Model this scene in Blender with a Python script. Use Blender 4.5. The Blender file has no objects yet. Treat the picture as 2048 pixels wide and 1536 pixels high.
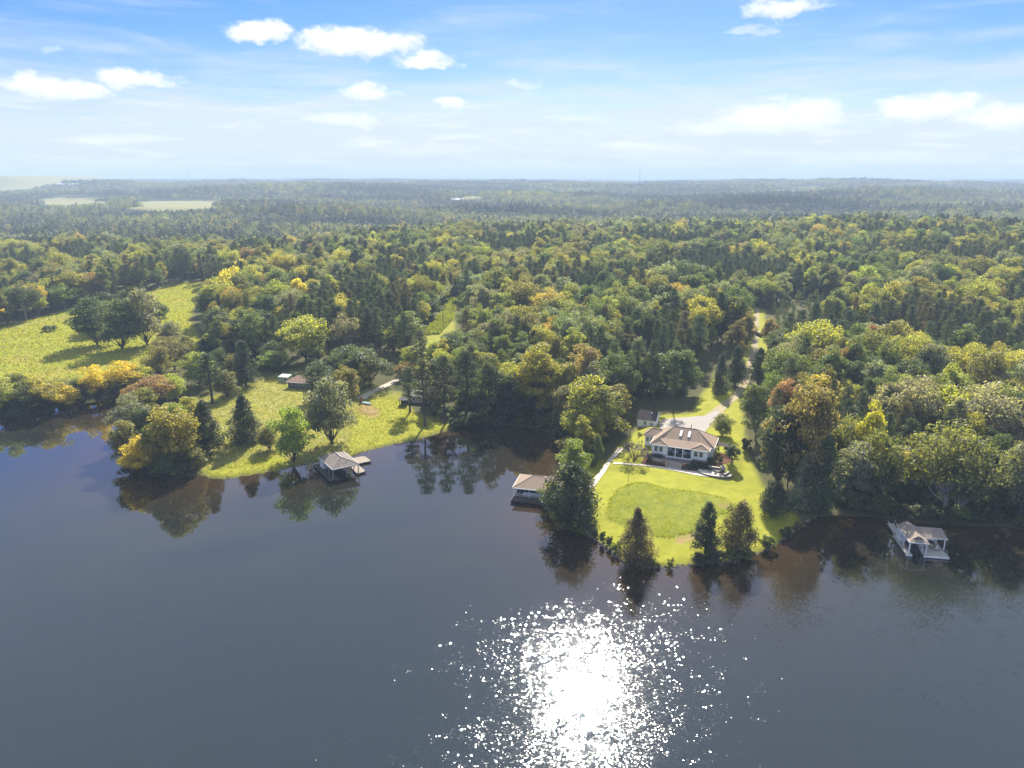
import bpy, math, random
import numpy as np
from mathutils import Vector, Matrix

R = math.radians
sc = bpy.context.scene
COL = sc.collection

# ------------------------------------------------------------------ camera
F, PITCH, HCAM = 1420.0, R(16.1), 80.0          # focal length in px of the 2048 px wide photograph
cam = bpy.data.objects.new('camera', bpy.data.cameras.new('camera'))
COL.objects.link(cam)
cam.data.sensor_width = 36.0
cam.data.lens = 36.0 * F / 2048.0
cam.location = (0, 0, HCAM)
cam.rotation_euler = (math.pi / 2 - PITCH, 0, 0)
cam.data.clip_start = 0.5
cam.data.clip_end = 90000
sc.camera = cam

# ------------------------------------------------------------------ light
SUN_EL, SUN_AZ = R(40.0), R(7.0)                 # azimuth measured to the right of the view direction (+Y)
sun_dir = Vector((math.sin(SUN_AZ) * math.cos(SUN_EL), math.cos(SUN_AZ) * math.cos(SUN_EL), math.sin(SUN_EL)))
sl = bpy.data.lights.new('sun', 'SUN')
sl.energy = 4.3
sl.angle = R(0.5)
sl.color = (1.0, 0.93, 0.80)
sun = bpy.data.objects.new('sun', sl)
COL.objects.link(sun)
sun.rotation_euler = (-sun_dir).to_track_quat('-Z', 'Y').to_euler()

sc.view_settings.view_transform = 'Standard'
sc.view_settings.look = 'None'
sc.view_settings.exposure = 1.56
sc.view_settings.gamma = 1.0
sc.view_settings.use_curve_mapping = False
cy = sc.cycles
cy.max_bounces = 4
cy.diffuse_bounces = 2
cy.glossy_bounces = 2
cy.transmission_bounces = 2
cy.volume_bounces = 1
cy.transparent_max_bounces = 4
cy.sample_clamp_indirect = 6.0
cy.caustics_reflective = False
cy.caustics_refractive = False
cy.use_denoising = True


# ------------------------------------------------------------------ node helpers
class NT:
    def __init__(self, tree):
        self.t = tree
        self.n = tree.nodes
        self.l = tree.links

    def new(self, typ, **kw):
        n = self.n.new(typ)
        for k, v in kw.items():
            setattr(n, k, v)
        return n

    def put(self, sock, v):
        if v is None:
            return
        if isinstance(v, bpy.types.NodeSocket):
            self.l.new(v, sock)
        else:
            if isinstance(v, (tuple, list)) and len(v) == 3 and sock.type == 'RGBA':
                v = (*v, 1.0)
            sock.default_value = v

    def math(self, op, a, b=None, c=None, clamp=False):
        n = self.new('ShaderNodeMath', operation=op, use_clamp=clamp)
        for i, v in enumerate((a, b, c)):
            self.put(n.inputs[i], v)
        return n.outputs[0]

    def vmath(self, op, a, b=None):
        n = self.new('ShaderNodeVectorMath', operation=op)
        self.put(n.inputs[0], a)
        self.put(n.inputs[1], b)
        return n.outputs[0]

    def mix(self, f, a, b, mode='MIX'):
        n = self.new('ShaderNodeMix', data_type='RGBA', blend_type=mode)
        self.put(n.inputs[0], f)
        self.put(n.inputs[6], a)
        self.put(n.inputs[7], b)
        return n.outputs[2]

    def noise(self, vec, scale, detail=4, rough=.55, dist=0.0):
        n = self.new('ShaderNodeTexNoise')
        self.put(n.inputs['Vector'], vec)
        n.inputs['Scale'].default_value = scale
        n.inputs['Detail'].default_value = detail
        n.inputs['Roughness'].default_value = rough
        n.inputs['Distortion'].default_value = dist
        return n.outputs['Fac']

    def ramp(self, f, stops):
        n = self.new('ShaderNodeValToRGB')
        self.put(n.inputs[0], f)
        e = n.color_ramp.elements
        while len(e) < len(stops):
            e.new(0.5)
        for i, (p, c) in enumerate(stops):
            e[i].position = p
            e[i].color = (*c, 1.0) if len(c) == 3 else c
        return n.outputs[0]

    def sstep(self, v, a, b):
        n = self.new('ShaderNodeMapRange', interpolation_type='SMOOTHSTEP')
        self.put(n.inputs[0], v)
        n.inputs[1].default_value = a
        n.inputs[2].default_value = b
        return n.outputs[0]


# ------------------------------------------------------------------ sky
world = bpy.data.worlds.new('World')
sc.world = world
world.cycles.sampling_method = 'MANUAL'
world.cycles.sample_map_resolution = 512
world.use_nodes = True
wt = NT(world.node_tree)
for n in list(wt.n):
    wt.n.remove(n)
sky = wt.new('ShaderNodeTexSky', sky_type='NISHITA')
sky.sun_disc = False
sky.sun_elevation = SUN_EL
sky.sun_rotation = SUN_AZ
sky.altitude = 200
sky.air_density = 1.0
sky.dust_density = 0.4
sky.ozone_density = 2.5
tc = wt.new('ShaderNodeTexCoord')
dirv = tc.outputs['Generated']
sep = wt.new('ShaderNodeSeparateXYZ')
wt.put(sep.inputs[0], dirv)
X, Y, Z = sep.outputs
AZ0 = wt.math('ARCTAN2', X, Y)
EL0 = wt.math('ARCSINE', Z)
_c0 = wt.new('ShaderNodeCombineXYZ')
wt.put(_c0.inputs[0], AZ0)
wt.put(_c0.inputs[1], wt.math('MULTIPLY', EL0, 1.5))
_wn = wt.new('ShaderNodeTexNoise')
_wn.inputs['Scale'].default_value = 26
_wn.inputs['Detail'].default_value = 4
_wn.inputs['Roughness'].default_value = .6
wt.put(_wn.inputs['Vector'], _c0.outputs[0])
_ws = wt.new('ShaderNodeSeparateXYZ')
wt.put(_ws.inputs[0], _wn.outputs['Color'])
AZ = wt.math('ADD', AZ0, wt.math('MULTIPLY', wt.math('SUBTRACT', _ws.outputs[0], .5), .075))
EL = wt.math('ADD', EL0, wt.math('MULTIPLY', wt.math('SUBTRACT', _ws.outputs[1], .5), .030))


def px_dir(px, py):
    dx, dy = (px - 1024) / F, (768 - py) / F
    v = Vector((dx, math.cos(PITCH) + dy * math.sin(PITCH), -math.sin(PITCH) + dy * math.cos(PITCH))).normalized()
    return math.atan2(v.x, v.y), math.asin(v.z)


comb = wt.new('ShaderNodeCombineXYZ')
wt.put(comb.inputs[0], AZ0)
wt.put(comb.inputs[1], wt.math('MULTIPLY', EL0, 1.7))
AE = comb.outputs[0]
n_big = wt.noise(AE, 22, 6, .62)
n_fine = wt.noise(AE, 75, 5, .65)
nsum = wt.math('ADD', wt.math('MULTIPLY', wt.math('SUBTRACT', n_big, .5), 2.6), wt.math('MULTIPLY', wt.math('SUBTRACT', n_fine, .5), 1.1))
clouds = [(520, 68, 62, 26, 1.0), (725, 92, 110, 36, 1.0), (850, 128, 60, 22, .95), (275, 160, 72, 24, 1.0), (110, 180, 95, 26, .95),
          (735, 183, 46, 18, .9), (907, 205, 36, 15, .85), (1560, 238, 125, 38, 1.0), (1480, 255, 120, 24, .6), (1850, 225, 110, 36, 1.0),
          (1985, 240, 90, 34, .9), (1570, 18, 80, 26, .95), (1495, 62, 34, 14, .4), (690, 240, 80, 18, .6), (1650, 328, 80, 16, .6),
          (1050, 172, 28, 12, .35), (1080, 335, 120, 14, .5), (1780, 322, 160, 22, .55), (95, 97, 18, 9, .3), (1350, 330, 90, 14, .4),
          (880, 305, 110, 16, .35), (300, 330, 160, 14, .3)]
dens = None
for cx, cyy, hw, hh, op in clouds:
    hw, hh = hw * 1.22, hh * 1.12
    a0, e0 = px_dir(cx, cyy)
    a1, _ = px_dir(cx + hw, cyy)
    _, e1 = px_dir(cx, cyy - hh)
    wa, we = abs(a1 - a0), abs(e1 - e0)
    da = wt.math('DIVIDE', wt.math('SUBTRACT', AZ, a0), wa)
    de = wt.math('SUBTRACT', EL, e0)
    up = wt.math('DIVIDE', wt.math('MAXIMUM', de, 0.0), we)
    dn = wt.math('DIVIDE', wt.math('MINIMUM', de, 0.0), we * .62)
    d2 = wt.math('ADD', wt.math('MULTIPLY', da, da), wt.math('ADD', wt.math('MULTIPLY', up, up), wt.math('MULTIPLY', dn, dn)))
    b = wt.math('ADD', wt.math('SUBTRACT', 1.0, d2), wt.math('MULTIPLY', nsum, .85))
    b = wt.math('MULTIPLY', wt.sstep(b, -.22, 1.0), op)
    u_ = wt.math('MULTIPLY', b, wt.sstep(de, we * .25, -we * .5))
    under = u_ if dens is None else wt.math('MAXIMUM', under, u_)
    dens = b if dens is None else wt.math('MAXIMUM', dens, b)
# scattered cumulus over the rest of the sky, on a plane high above
zc = wt.math('MAXIMUM', Z, .12)
pl = wt.new('ShaderNodeCombineXYZ')
wt.put(pl.inputs[0], wt.math('DIVIDE', X, zc))
wt.put(pl.inputs[1], wt.math('DIVIDE', Y, zc))
cu = wt.noise(pl.outputs[0], 1.1, 6, .55)
cu = wt.math('MULTIPLY', wt.sstep(cu, .60, .72), wt.sstep(EL, R(12.5), R(16)))
dens = wt.math('MAXIMUM', dens, wt.math('MULTIPLY', cu, .9))
# thin high veil, thicker toward the horizon and again above the view
st = wt.new('ShaderNodeMapping')
st.inputs['Scale'].default_value = (2.2, 11, 1)
st.inputs['Rotation'].default_value = (0, 0, R(-4))
wt.put(st.inputs[0], AE)
veil_n = wt.noise(st.outputs[0], 2.2, 5, .6, .4)
veil_h = wt.sstep(EL, R(11.5), R(1.0))
veil = wt.math('MULTIPLY', wt.sstep(wt.math('ADD', veil_n, wt.math('MULTIPLY', veil_h, .42)), .46, 1.0), .95)
veil = wt.math('MAXIMUM', veil, wt.math('MULTIPLY', wt.sstep(EL, R(12), R(26)), wt.math('ADD', .38, wt.math('MULTIPLY', veil_n, .7))))  # unseen veil higher up, thickened to grey the lake's reflection
# broken low cloud bank toward the horizon
lm = wt.new('ShaderNodeMapping')
lm.inputs['Scale'].default_value = (7, 34, 1)
wt.put(lm.inputs[0], AE)
low = wt.math('MULTIPLY', wt.sstep(wt.noise(lm.outputs[0], 1.3, 5, .6, .5), .48, .72), wt.sstep(EL0, R(7.5), R(2.5)))
dens = wt.math('MAXIMUM', dens, wt.math('MULTIPLY', low, .7))
# clear-sky colour from the sky model, deepened like the photograph's blue
hs = wt.new('ShaderNodeHueSaturation')
hs.inputs['Saturation'].default_value = 1.55
hs.inputs['Value'].default_value = 1.0
wt.put(hs.inputs['Color'], sky.outputs[0])
clear = wt.mix(1.0, hs.outputs[0], (0.56, 0.54, 1.02), 'MULTIPLY')
skycol = wt.mix(veil, clear, (4.35, 4.8, 5.4))
skycol = wt.mix(dens, skycol, wt.mix(wt.math('MULTIPLY', under, .75), (6.7, 6.65, 6.6), (5.2, 5.35, 5.6)))
bg = wt.new('ShaderNodeBackground')
bg.inputs['Strength'].default_value = 0.063
wt.put(bg.inputs['Color'], skycol)
wo = wt.new('ShaderNodeOutputWorld')
wt.l.new(bg.outputs[0], wo.inputs[0])

# ------------------------------------------------------------------ projection helpers (photo pixel <-> place)
cp, sp = math.cos(PITCH), math.sin(PITCH)


def ray(px, py):
    dx, dy = (px - 1024) / F, (768 - py) / F
    return np.array([dx, cp + dy * sp, -sp + dy * cp])


def gz(px, py, z=0.0):
    r = ray(px, py)
    t = (HCAM - z) / -r[2]
    return (r[0] * t, r[1] * t)


def proj(x, y, z):
    zz = z - HCAM
    c = y * cp - zz * sp
    return 1024 + F * x / c, 768 - F * (y * sp + zz * cp) / c


def inpoly(px, py, poly):
    px, py = np.asarray(px, float), np.asarray(py, float)
    ins = np.zeros(px.shape, bool)
    n = len(poly)
    for i in range(n):
        x0, y0 = poly[i]
        x1, y1 = poly[(i + 1) % n]
        if y0 == y1:
            continue
        c = ((y0 > py) != (y1 > py)) & (px < (x1 - x0) * (py - y0) / (y1 - y0) + x0)
        ins ^= c
    return ins


def smooth(v, a, b):
    t = np.clip((np.asarray(v, float) - a) / (b - a), 0, 1)
    return t * t * (3 - 2 * t)


_rs = np.random.RandomState(5)
_wv = [(_rs.uniform(0, 2 * math.pi), _rs.uniform(0, 2 * math.pi), _rs.uniform(.7, 1.4)) for _ in range(24)]


def wob(x, y, wl, seed=0):
    """smooth pseudo noise, about -1..1, wavelength wl metres"""
    o = 0
    for k in range(6):
        a, p, f = _wv[(k + seed * 5) % 24]
        o = o + np.sin((x * math.cos(a) + y * math.sin(a)) * 2 * math.pi * f / wl + p + seed)
    return o / 3.2


# ------------------------------------------------------------------ terrain
SHORE_PX = [(0, 835), (40, 831), (90, 822), (130, 812), (180, 804), (225, 797), (243, 803), (249, 830), (252, 870), (250, 905), (262, 935),
            (295, 950), (345, 957), (395, 948), (438, 960), (480, 953), (520, 947), (575, 937), (622, 926), (690, 914), (740, 900), (785, 889),
            (835, 879), (880, 866), (905, 858), (950, 852), (1010, 850), (1070, 855), (1105, 866), (1120, 890), (1118, 930), (1108, 970),
            (1098, 1005), (1096, 1030), (1118, 1052), (1150, 1063), (1180, 1072), (1200, 1084), (1222, 1100), (1240, 1120), (1270, 1131),
            (1310, 1134), (1350, 1133), (1400, 1128), (1450, 1125), (1500, 1113), (1530, 1100), (1560, 1083), (1590, 1060), (1612, 1043),
            (1640, 1031), (1700, 1030), (1760, 1036), (1820, 1044), (1900, 1049), (1980, 1052), (2048, 1056)]
SHORE = [gz(*p) for p in SHORE_PX]
SHORE = [(-900, 255), (-500, 250), (-330, 262), (-240, 246)] + SHORE + [(SHORE[-1][0] + 30, SHORE[-1][1] - 6), (220, 138), (400, 150), (900, 120)]
LAND = SHORE + [(90000, 120), (90000, 90000), (-90000, 90000), (-90000, 255)]
_S = np.array(SHORE)
# rounder shoreline: one pass of corner cutting
_q = [_S[0]]
for i in range(len(_S) - 1):
    a, b = _S[i], _S[i + 1]
    _q += [a * .75 + b * .25, a * .25 + b * .75]
_q.append(_S[-1])
_S = np.array(_q)
LANDP = [tuple(p) for p in _S] + [(90000, 120), (90000, 90000), (-90000, 90000), (-90000, 255)]


def sdist(x, y):
    x, y = np.atleast_1d(np.asarray(x, float)), np.atleast_1d(np.asarray(y, float))
    d = np.full(x.shape, 1e9)
    near = y < 2000
    xs, ys = x[near], y[near]
    dd = np.full(xs.shape, 1e18)
    for i in range(len(_S) - 1):
        ax, ay = _S[i]
        bx, by = _S[i + 1]
        vx, vy = bx - ax, by - ay
        t = np.clip(((xs - ax) * vx + (ys - ay) * vy) / (vx * vx + vy * vy), 0, 1)
        dd = np.minimum(dd, (xs - ax - t * vx) ** 2 + (ys - ay - t * vy) ** 2)
    d[near] = np.sqrt(dd)
    ins = inpoly(x, y, LANDP)
    return np.where(ins, d, -d)


# house frame: u along the front (to the right), v to the back
H0 = (40.2, 191.5)
HA = math.atan2(-.386, .924)
HU, HV = (math.cos(HA), math.sin(HA)), (-math.sin(HA), math.cos(HA))


def houseuv(x, y):
    dx, dy = x - H0[0], y - H0[1]
    return dx * HU[0] + dy * HU[1], dx * HV[0] + dy * HV[1]


def height(x, y, sd=None):
    x, y = np.atleast_1d(np.asarray(x, float)), np.atleast_1d(np.asarray(y, float))
    if sd is None:
        sd = sdist(x, y)
    s = np.maximum(sd, 0)
    bank = .5 * smooth(sd, 0, 1.1) - 1.3 * smooth(-sd, 0, 4.0)
    inl = 10.5 * (1 - np.exp(-np.maximum(s - 1, 0) / 190))
    und = wob(x, y, 70, 1) * .5 * smooth(s, 15, 80) + wob(x, y, 190, 2) * 1.6 * smooth(s, 60, 200)
    left = smooth(x, -60, -260)
    left2 = smooth(x, -110, -340)
    yr = 690 - 190 * left + 40 * np.sin(x / 160.0)
    ridge = (3.0 - 7.0 * left2 + 8.0 * smooth(x, 180, 400)) * smooth(y, 200, yr) * (1 - smooth(y, yr + 40, yr + 380))
    valley = -19 * smooth(y, yr + 80, yr + 480)
    h = bank + inl + und + ridge + valley
    farn = wob(x, y * 2.2, 1900, 3) * 22 * smooth(y, 1200, 2600) + wob(x, y * 2, 620, 4) * 5 * smooth(y, 1000, 1700)
    far = 38 * smooth(y, 1250, 4200) + 26 * smooth(y, 4200, 9500) + 13 * smooth(y, 9000, 16000)
    far2 = wob(x, y * 1.7, 5200, 2) * 7 * smooth(y, 6000, 12000)
    h = h + farn + far + far2
    # wooded spurs beyond the valley
    for px_, d_, hh_, w_ in ((1500, 1750, 20, 330), (1800, 2150, 20, 420), (620, 1450, 13, 260), (980, 2300, 20, 480), (330, 1750, 12, 300), (760, 3000, 20, 620), (1300, 3300, 12, 700), (1950, 1500, 12, 260),
                             (480, 2600, 18, 420), (1650, 3600, 9, 700), (1080, 1600, 10, 240), (200, 3300, 12, 380)):
        xc = (px_ - 1024) / F * d_
        h = h + hh_ * 1.6 * np.exp(-((x - xc) / w_) ** 2 - ((y - d_ - .12 * (x - xc)) / (d_ * .05)) ** 2)
    # low hills on the skyline
    for px_, d_, hh_, w_ in ((1430, 21000, 26, 1300), (1640, 22000, 22, 1600), (490, 20000, 20, 900), (340, 7000, 17, 600), (1700, 9000, 8, 1400)):
        xc = (px_ - 1024) / F * d_
        h = h + hh_ * np.exp(-((x - xc) / w_) ** 2 - ((y - d_) / (d_ * .11)) ** 2)
    # the capped landfill on the left skyline
    xl, yl = -3020., 3950.
    mx = smooth(np.abs(x - xl), 830, 560) * smooth(np.abs(y - yl), 700, 330)
    h = h * (1 - mx) + (95 + 1.5 * np.sin(x / 90)) * mx
    # house pad and the lawn in front of it
    u, v = houseuv(x, y)
    pad = smooth(u, -9, -5) * smooth(-u, -26, -21) * smooth(v, -7, -.5) * smooth(-v, -30, -22)
    h = h * (1 - pad) + 3.55 * pad
    lawn = smooth(u, -14, -8) * smooth(-u, -24, -18) * smooth(v, -11, -7.5) * smooth(-v, -.2, 3.2)
    h = h * (1 - lawn) + 2.15 * lawn
    return h


# the ground sheet: rows get longer with distance, columns fan out; all later height queries read this grid
DLY = .0085
ys = np.exp(np.arange(math.log(55), math.log(42000), DLY))
tt = np.concatenate([-np.linspace(3.2, .92, 34)[:-1], np.linspace(-.92, .92, 430), np.linspace(.92, 3.2, 34)[1:]])
GX = ys[:, None] * tt[None, :]
GY = np.repeat(ys[:, None], len(tt), 1)
gx, gy = GX.ravel(), GY.ravel()
gsd = sdist(gx, gy)
gh = height(gx, gy, gsd)
GH, GS = gh.reshape(GX.shape), gsd.reshape(GX.shape)


def grid(A, x, y):
    x, y = np.atleast_1d(np.asarray(x, float)), np.atleast_1d(np.asarray(y, float))
    y = np.clip(y, 55.1, 41000)
    fr_ = (np.log(y) - math.log(55)) / DLY
    r0 = np.clip(fr_.astype(int), 0, len(ys) - 2)
    fr_ = (y - ys[r0]) / (ys[r0 + 1] - ys[r0])
    tv = np.clip(x / y, -3.19, 3.19)
    c0 = np.clip(np.searchsorted(tt, tv) - 1, 0, len(tt) - 2)
    fc_ = (tv - tt[c0]) / (tt[c0 + 1] - tt[c0])
    return (A[r0, c0] * (1 - fc_) + A[r0, c0 + 1] * fc_) * (1 - fr_) + (A[r0 + 1, c0] * (1 - fc_) + A[r0 + 1, c0 + 1] * fc_) * fr_


def hz(x, y):
    return float(grid(GH, [x], [y])[0])


def gnd(px, py):
    """where the sight line through a photo pixel meets the ground"""
    r = ray(px, py)
    ts = np.concatenate([np.arange(80, 800, 2.0), np.arange(800, 3000, 10.), np.arange(3000, 30000, 60.)])
    xs, ys_, zs = r[0] * ts, r[1] * ts, HCAM + r[2] * ts
    g = grid(GH, xs, ys_)
    hit = np.nonzero(zs <= np.maximum(g, -.05))[0]
    if len(hit) == 0:
        return (xs[-1], ys_[-1], float(g[-1]))
    i = hit[0]
    if i == 0:
        return (xs[0], ys_[0], float(g[0]))
    a, b = ts[i - 1], ts[i]
    for _ in range(12):
        m = (a + b) / 2
        if HCAM + r[2] * m <= max(hz(r[0] * m, r[1] * m), -.05):
            b = m
        else:
            a = m
    x, y = r[0] * b, r[1] * b
    return (x, y, max(hz(x, y), -.05))


# ------------------------------------------------------------------ materials
def mat(name, col, rough=.7, spec=.3, noise=None, bump=0.0, metal=0.0, col2=None, dist=0.0):
    m = bpy.data.materials.new(name)
    m.use_nodes = True
    t = NT(m.node_tree)
    b = t.n['Principled BSDF']
    b.inputs['Roughness'].default_value = rough
    b.inputs['Specular IOR Level'].default_value = spec
    b.inputs['Metallic'].default_value = metal
    if noise:
        g = t.new('ShaderNodeNewGeometry')
        f = t.noise(g.outputs['Position'], noise, 5, .6, dist)
        f = t.sstep(f, .3, .7)
        c2 = col2 or tuple(c * .72 for c in col)
        t.put(b.inputs['Base Color'], t.mix(f, c2, col))
        if bump:
            bm = t.new('ShaderNodeBump')
            bm.inputs['Strength'].default_value = bump
            bm.inputs['Distance'].default_value = .05
            t.put(bm.inputs['Height'], f)
            t.put(b.inputs['Normal'], bm.outputs[0])
    else:
        t.put(b.inputs['Base Color'], col)
    return m


M = {}
M['white'] = mat('white_paint', (.86, .86, .85), .5, .3, 1.5, 0, 0, (.70, .71, .70))
M['trim'] = mat('trim_white', (.80, .80, .79), .5)
M['glass'] = mat('window_glass', (.025, .03, .035), .08, .6)
M['shingle'] = mat('tan_shingle', (.31, .235, .18), .9, .1, 3.5, .5, 0, (.25, .185, .14))
M['ridgecap'] = mat('ridge_shingle', (.36, .28, .22), .9, .1, 5)
M['darkroof'] = mat('dark_shingle', (.07, .058, .062), .9, .1, 3.5, .4)
M['greyroof'] = mat('grey_shingle', (.22, .195, .175), .9, .1, 1.2, .5, 0, (.15, .13, .115))
M['redroof'] = mat('faded_red_roof', (.34, .22, .17), .85, .1, 1.5, .3, 0, (.22, .15, .12))
M['brick'] = mat('terrace_paving', (.19, .15, .14), .85, .2, 3, .3)
M['stone'] = mat('grey_stone', (.24, .225, .20), .9, .2, 4, .6, 0, (.13, .12, .11))
M['palestone'] = mat('pale_stone', (.44, .40, .34), .9, .2, 4, .5, 0, (.30, .27, .23))
M['concrete'] = mat('pale_concrete', (.58, .52, .44), .9, .2, .9, .3, 0, (.47, .42, .36))
M['gravel'] = mat('gravel', (.36, .335, .305), .95, .1, 2.5, .6, 0, (.26, .245, .225))
M['dirt'] = mat('dirt_track', (.34, .28, .19), .95, .1, .6, .4, 0, (.25, .22, .11))
M['deck'] = mat('weathered_deck', (.30, .255, .21), .85, .2, 2, .3, 0, (.21, .18, .15))
M['darkdeck'] = mat('dark_stained_deck', (.085, .07, .06), .85, .2, 2, .3)
M['palecomposite'] = mat('pale_composite_deck', (.42, .40, .37), .8, .2, 1.5, .2)
M['pile'] = mat('piling_timber', (.10, .08, .065), .9, .2, 3, .4)
M['bark'] = mat('bark', (.10, .08, .065), .95, .1, 3, .6, 0, (.055, .045, .038))
M['palebark'] = mat('pale_bark', (.36, .33, .29), .95, .1, 2, .5, 0, (.2, .18, .16))
M['mulch'] = mat('red_mulch', (.14, .065, .04), .95, .1, 4, .6, 0, (.09, .045, .03))
M['darkmetal'] = mat('dark_metal', (.03, .03, .033), .5, .4)
M['metal'] = mat('galvanised_metal', (.45, .46, .48), .45, .5, None, 0, .6)
M['cream'] = mat('cream_fabric', (.62, .56, .45), .9)
M['darkfabric'] = mat('charcoal_fabric', (.04, .045, .05), .9)
M['blue'] = mat('teal_blue_hull', (.12, .32, .36), .35, .5)
M['hull'] = mat('white_gelcoat', (.74, .75, .76), .25, .5)
M['rust'] = mat('rusty_brown', (.27, .12, .045), .8, .2, 2)
M['greenroof'] = mat('pale_green_metal_roof', (.44, .52, .45), .5, .4, 2)
M['darkwall'] = mat('dark_board_wall', (.07, .075, .075), .85, .2, 2)
M['pinkwall'] = mat('faded_pink_siding', (.52, .40, .36), .8, .2, 2)
M['yellow'] = mat('yellow_wood', (.62, .42, .14), .7)
M['orange'] = mat('orange_blossom', (.55, .20, .04), .8)
M['warehouse'] = mat('white_metal_siding', (.75, .76, .78), .5)
M['pole'] = mat('utility_pole_timber', (.16, .13, .11), .9, .1, 2)
M['wire'] = mat('cable', (.30, .28, .25), .5, .5)
M['tower'] = mat('painted_lattice_steel', (.16, .13, .14), .6)
M['rock'] = mat('shore_rock', (.22, .20, .175), .95, .2, 2, .5, 0, (.10, .09, .08))


def leaf_material(name, transl, vcol=False):
    m = bpy.data.materials.new(name)
    m.use_nodes = True
    t = NT(m.node_tree)
    for n in list(t.n):
        t.n.remove(n)
    a = t.new('ShaderNodeAttribute', attribute_type='INSTANCER', attribute_name='tint')
    s = t.new('ShaderNodeAttribute', attribute_type='GEOMETRY', attribute_name='leafvar')
    col = a.outputs['Color']
    if vcol:
        v = t.new('ShaderNodeAttribute', attribute_type='GEOMETRY', attribute_name='vcol')
        col = t.mix(1.0, col, v.outputs['Color'], 'MULTIPLY')
    # leaves differ: some paler and yellower, some darker
    var = s.outputs['Fac']
    col = t.mix(1.0, col, t.ramp(var, [(0, (.66, .72, .75)), (.5, (1, 1, 1)), (1, (1.5, 1.45, 1.05))]), 'MULTIPLY')
    d = t.new('ShaderNodeBsdfDiffuse')
    t.put(d.inputs['Color'], col)
    tr = t.new('ShaderNodeBsdfTranslucent')
    t.put(tr.inputs['Color'], t.mix(1.0, col, (1.62, 1.66, .80), 'MULTIPLY'))
    mx0 = t.new('ShaderNodeMixShader')
    mx0.inputs[0].default_value = transl
    t.l.new(d.outputs[0], mx0.inputs[1])
    t.l.new(tr.outputs[0], mx0.inputs[2])
    gl = t.new('ShaderNodeBsdfGlossy')
    gl.inputs['Roughness'].default_value = .5
    mx = t.new('ShaderNodeMixShader')
    mx.inputs[0].default_value = .035
    t.l.new(mx0.outputs[0], mx.inputs[1])
    t.l.new(gl.outputs[0], mx.inputs[2])
    o = t.new('ShaderNodeOutputMaterial')
    t.l.new(mx.outputs[0], o.inputs[0])
    return m


M['leaf'] = leaf_material('broad_leaf', .54)
M['needle'] = leaf_material('conifer_needle', .30)
M['farleaf'] = leaf_material('far_leaf', .40, True)

# ---- ground material, mixed from what grows where (vertex masks)
gm = bpy.data.materials.new('ground_cover')
gm.use_nodes = True
t = NT(gm.node_tree)
b = t.n['Principled BSDF']
b.inputs['Roughness'].default_value = .95
b.inputs['Specular IOR Level'].default_value = .1
geo = t.new('ShaderNodeNewGeometry')
P_ = geo.outputs['Position']


def at(name):
    return t.new('ShaderNodeAttribute', attribute_type='GEOMETRY', attribute_name=name).outputs['Fac']


n1, n2, n3 = t.noise(P_, .05, 5, .6), t.noise(P_, .35, 6, .65), t.noise(P_, 2.2, 4, .6)
floor_c = t.mix(n2, (.045, .050, .018), (.090, .085, .034))
lawn_c = t.mix(t.sstep(n2, .3, .7), (.200, .215, .020), (.275, .268, .032))
lawn_c = t.mix(t.math('MULTIPLY', t.sstep(n1, .55, .75), .5), lawn_c, (.28, .26, .035))
mead_c = t.mix(t.sstep(n2, .3, .7), (.125, .152, .021), (.215, .222, .030))
mead_c = t.mix(t.math('MULTIPLY', t.sstep(n3, .5, .75), .4), mead_c, (.26, .25, .06))
field_c = t.mix(t.sstep(n2, .3, .7), (.17, .20, .022), (.27, .262, .032))
field_c = t.mix(t.sstep(n1, .48, .68), field_c, (.26, .21, .05))
dry_c = t.mix(t.sstep(n2, .35, .7), (.17, .18, .04), (.31, .27, .09))
farf_c = t.mix(n1, (.17, .18, .05), (.27, .24, .10))
nc = t.noise(P_, .018, 6, .7)
can_c = t.mix(t.sstep(nc, .35, .65), (.028, .045, .018), (.085, .085, .03))
soil_c = t.mix(n2, (.24, .15, .08), (.34, .23, .13))
col = floor_c
for nm, c in (('canopy', can_c), ('farfield', farf_c), ('field', field_c), ('dry', dry_c), ('lawn', lawn_c), ('meadow', mead_c), ('soil', soil_c)):
    col = t.mix(at(nm), col, c)
t.put(b.inputs['Base Color'], col)
bm_ = t.new('ShaderNodeBump')
bm_.inputs['Strength'].default_value = .55
bm_.inputs['Distance'].default_value = .25
t.put(bm_.inputs['Height'], t.math('ADD', n2, t.math('MULTIPLY', n3, .5)))
t.put(b.inputs['Normal'], bm_.outputs[0])
M['ground'] = gm

# ---- water: brown, slightly turbid, mirror-like, ruffled by a breeze out on the open lake
wm = bpy.data.materials.new('lake_water')
wm.use_nodes = True
t = NT(wm.node_tree)
b = t.n['Principled BSDF']
b.inputs['Base Color'].default_value = (.030, .0185, .0095, 1)
b.inputs['Roughness'].default_value = .012
b.inputs['IOR'].default_value = 1.78
b.inputs['Specular IOR Level'].default_value = .5
geo = t.new('ShaderNodeNewGeometry')
P_ = geo.outputs['Position']
sx = t.new('ShaderNodeSeparateXYZ')
t.put(sx.inputs[0], P_)
nz = t.noise(P_, .05, 2, .6)
open_ = t.sstep(t.math('ADD', sx.outputs[1], t.math('MULTIPLY', t.math('SUBTRACT', nz, .5), 30)), 140, 108)
shal = t.new('ShaderNodeAttribute', attribute_type='GEOMETRY', attribute_name='shallow').outputs['Fac']
t.put(b.inputs['Base Color'], t.mix(shal, (.0060, .0125, .0130), (.034, .0215, .0105)))
w1 = t.noise(P_, 1.6, 1, .5)
wl = t.noise(P_, .22, 1, .5)
bu = t.new('ShaderNodeBump')
bu.inputs['Strength'].default_value = 1.0
bu.inputs['Distance'].default_value = 1.0
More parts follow.
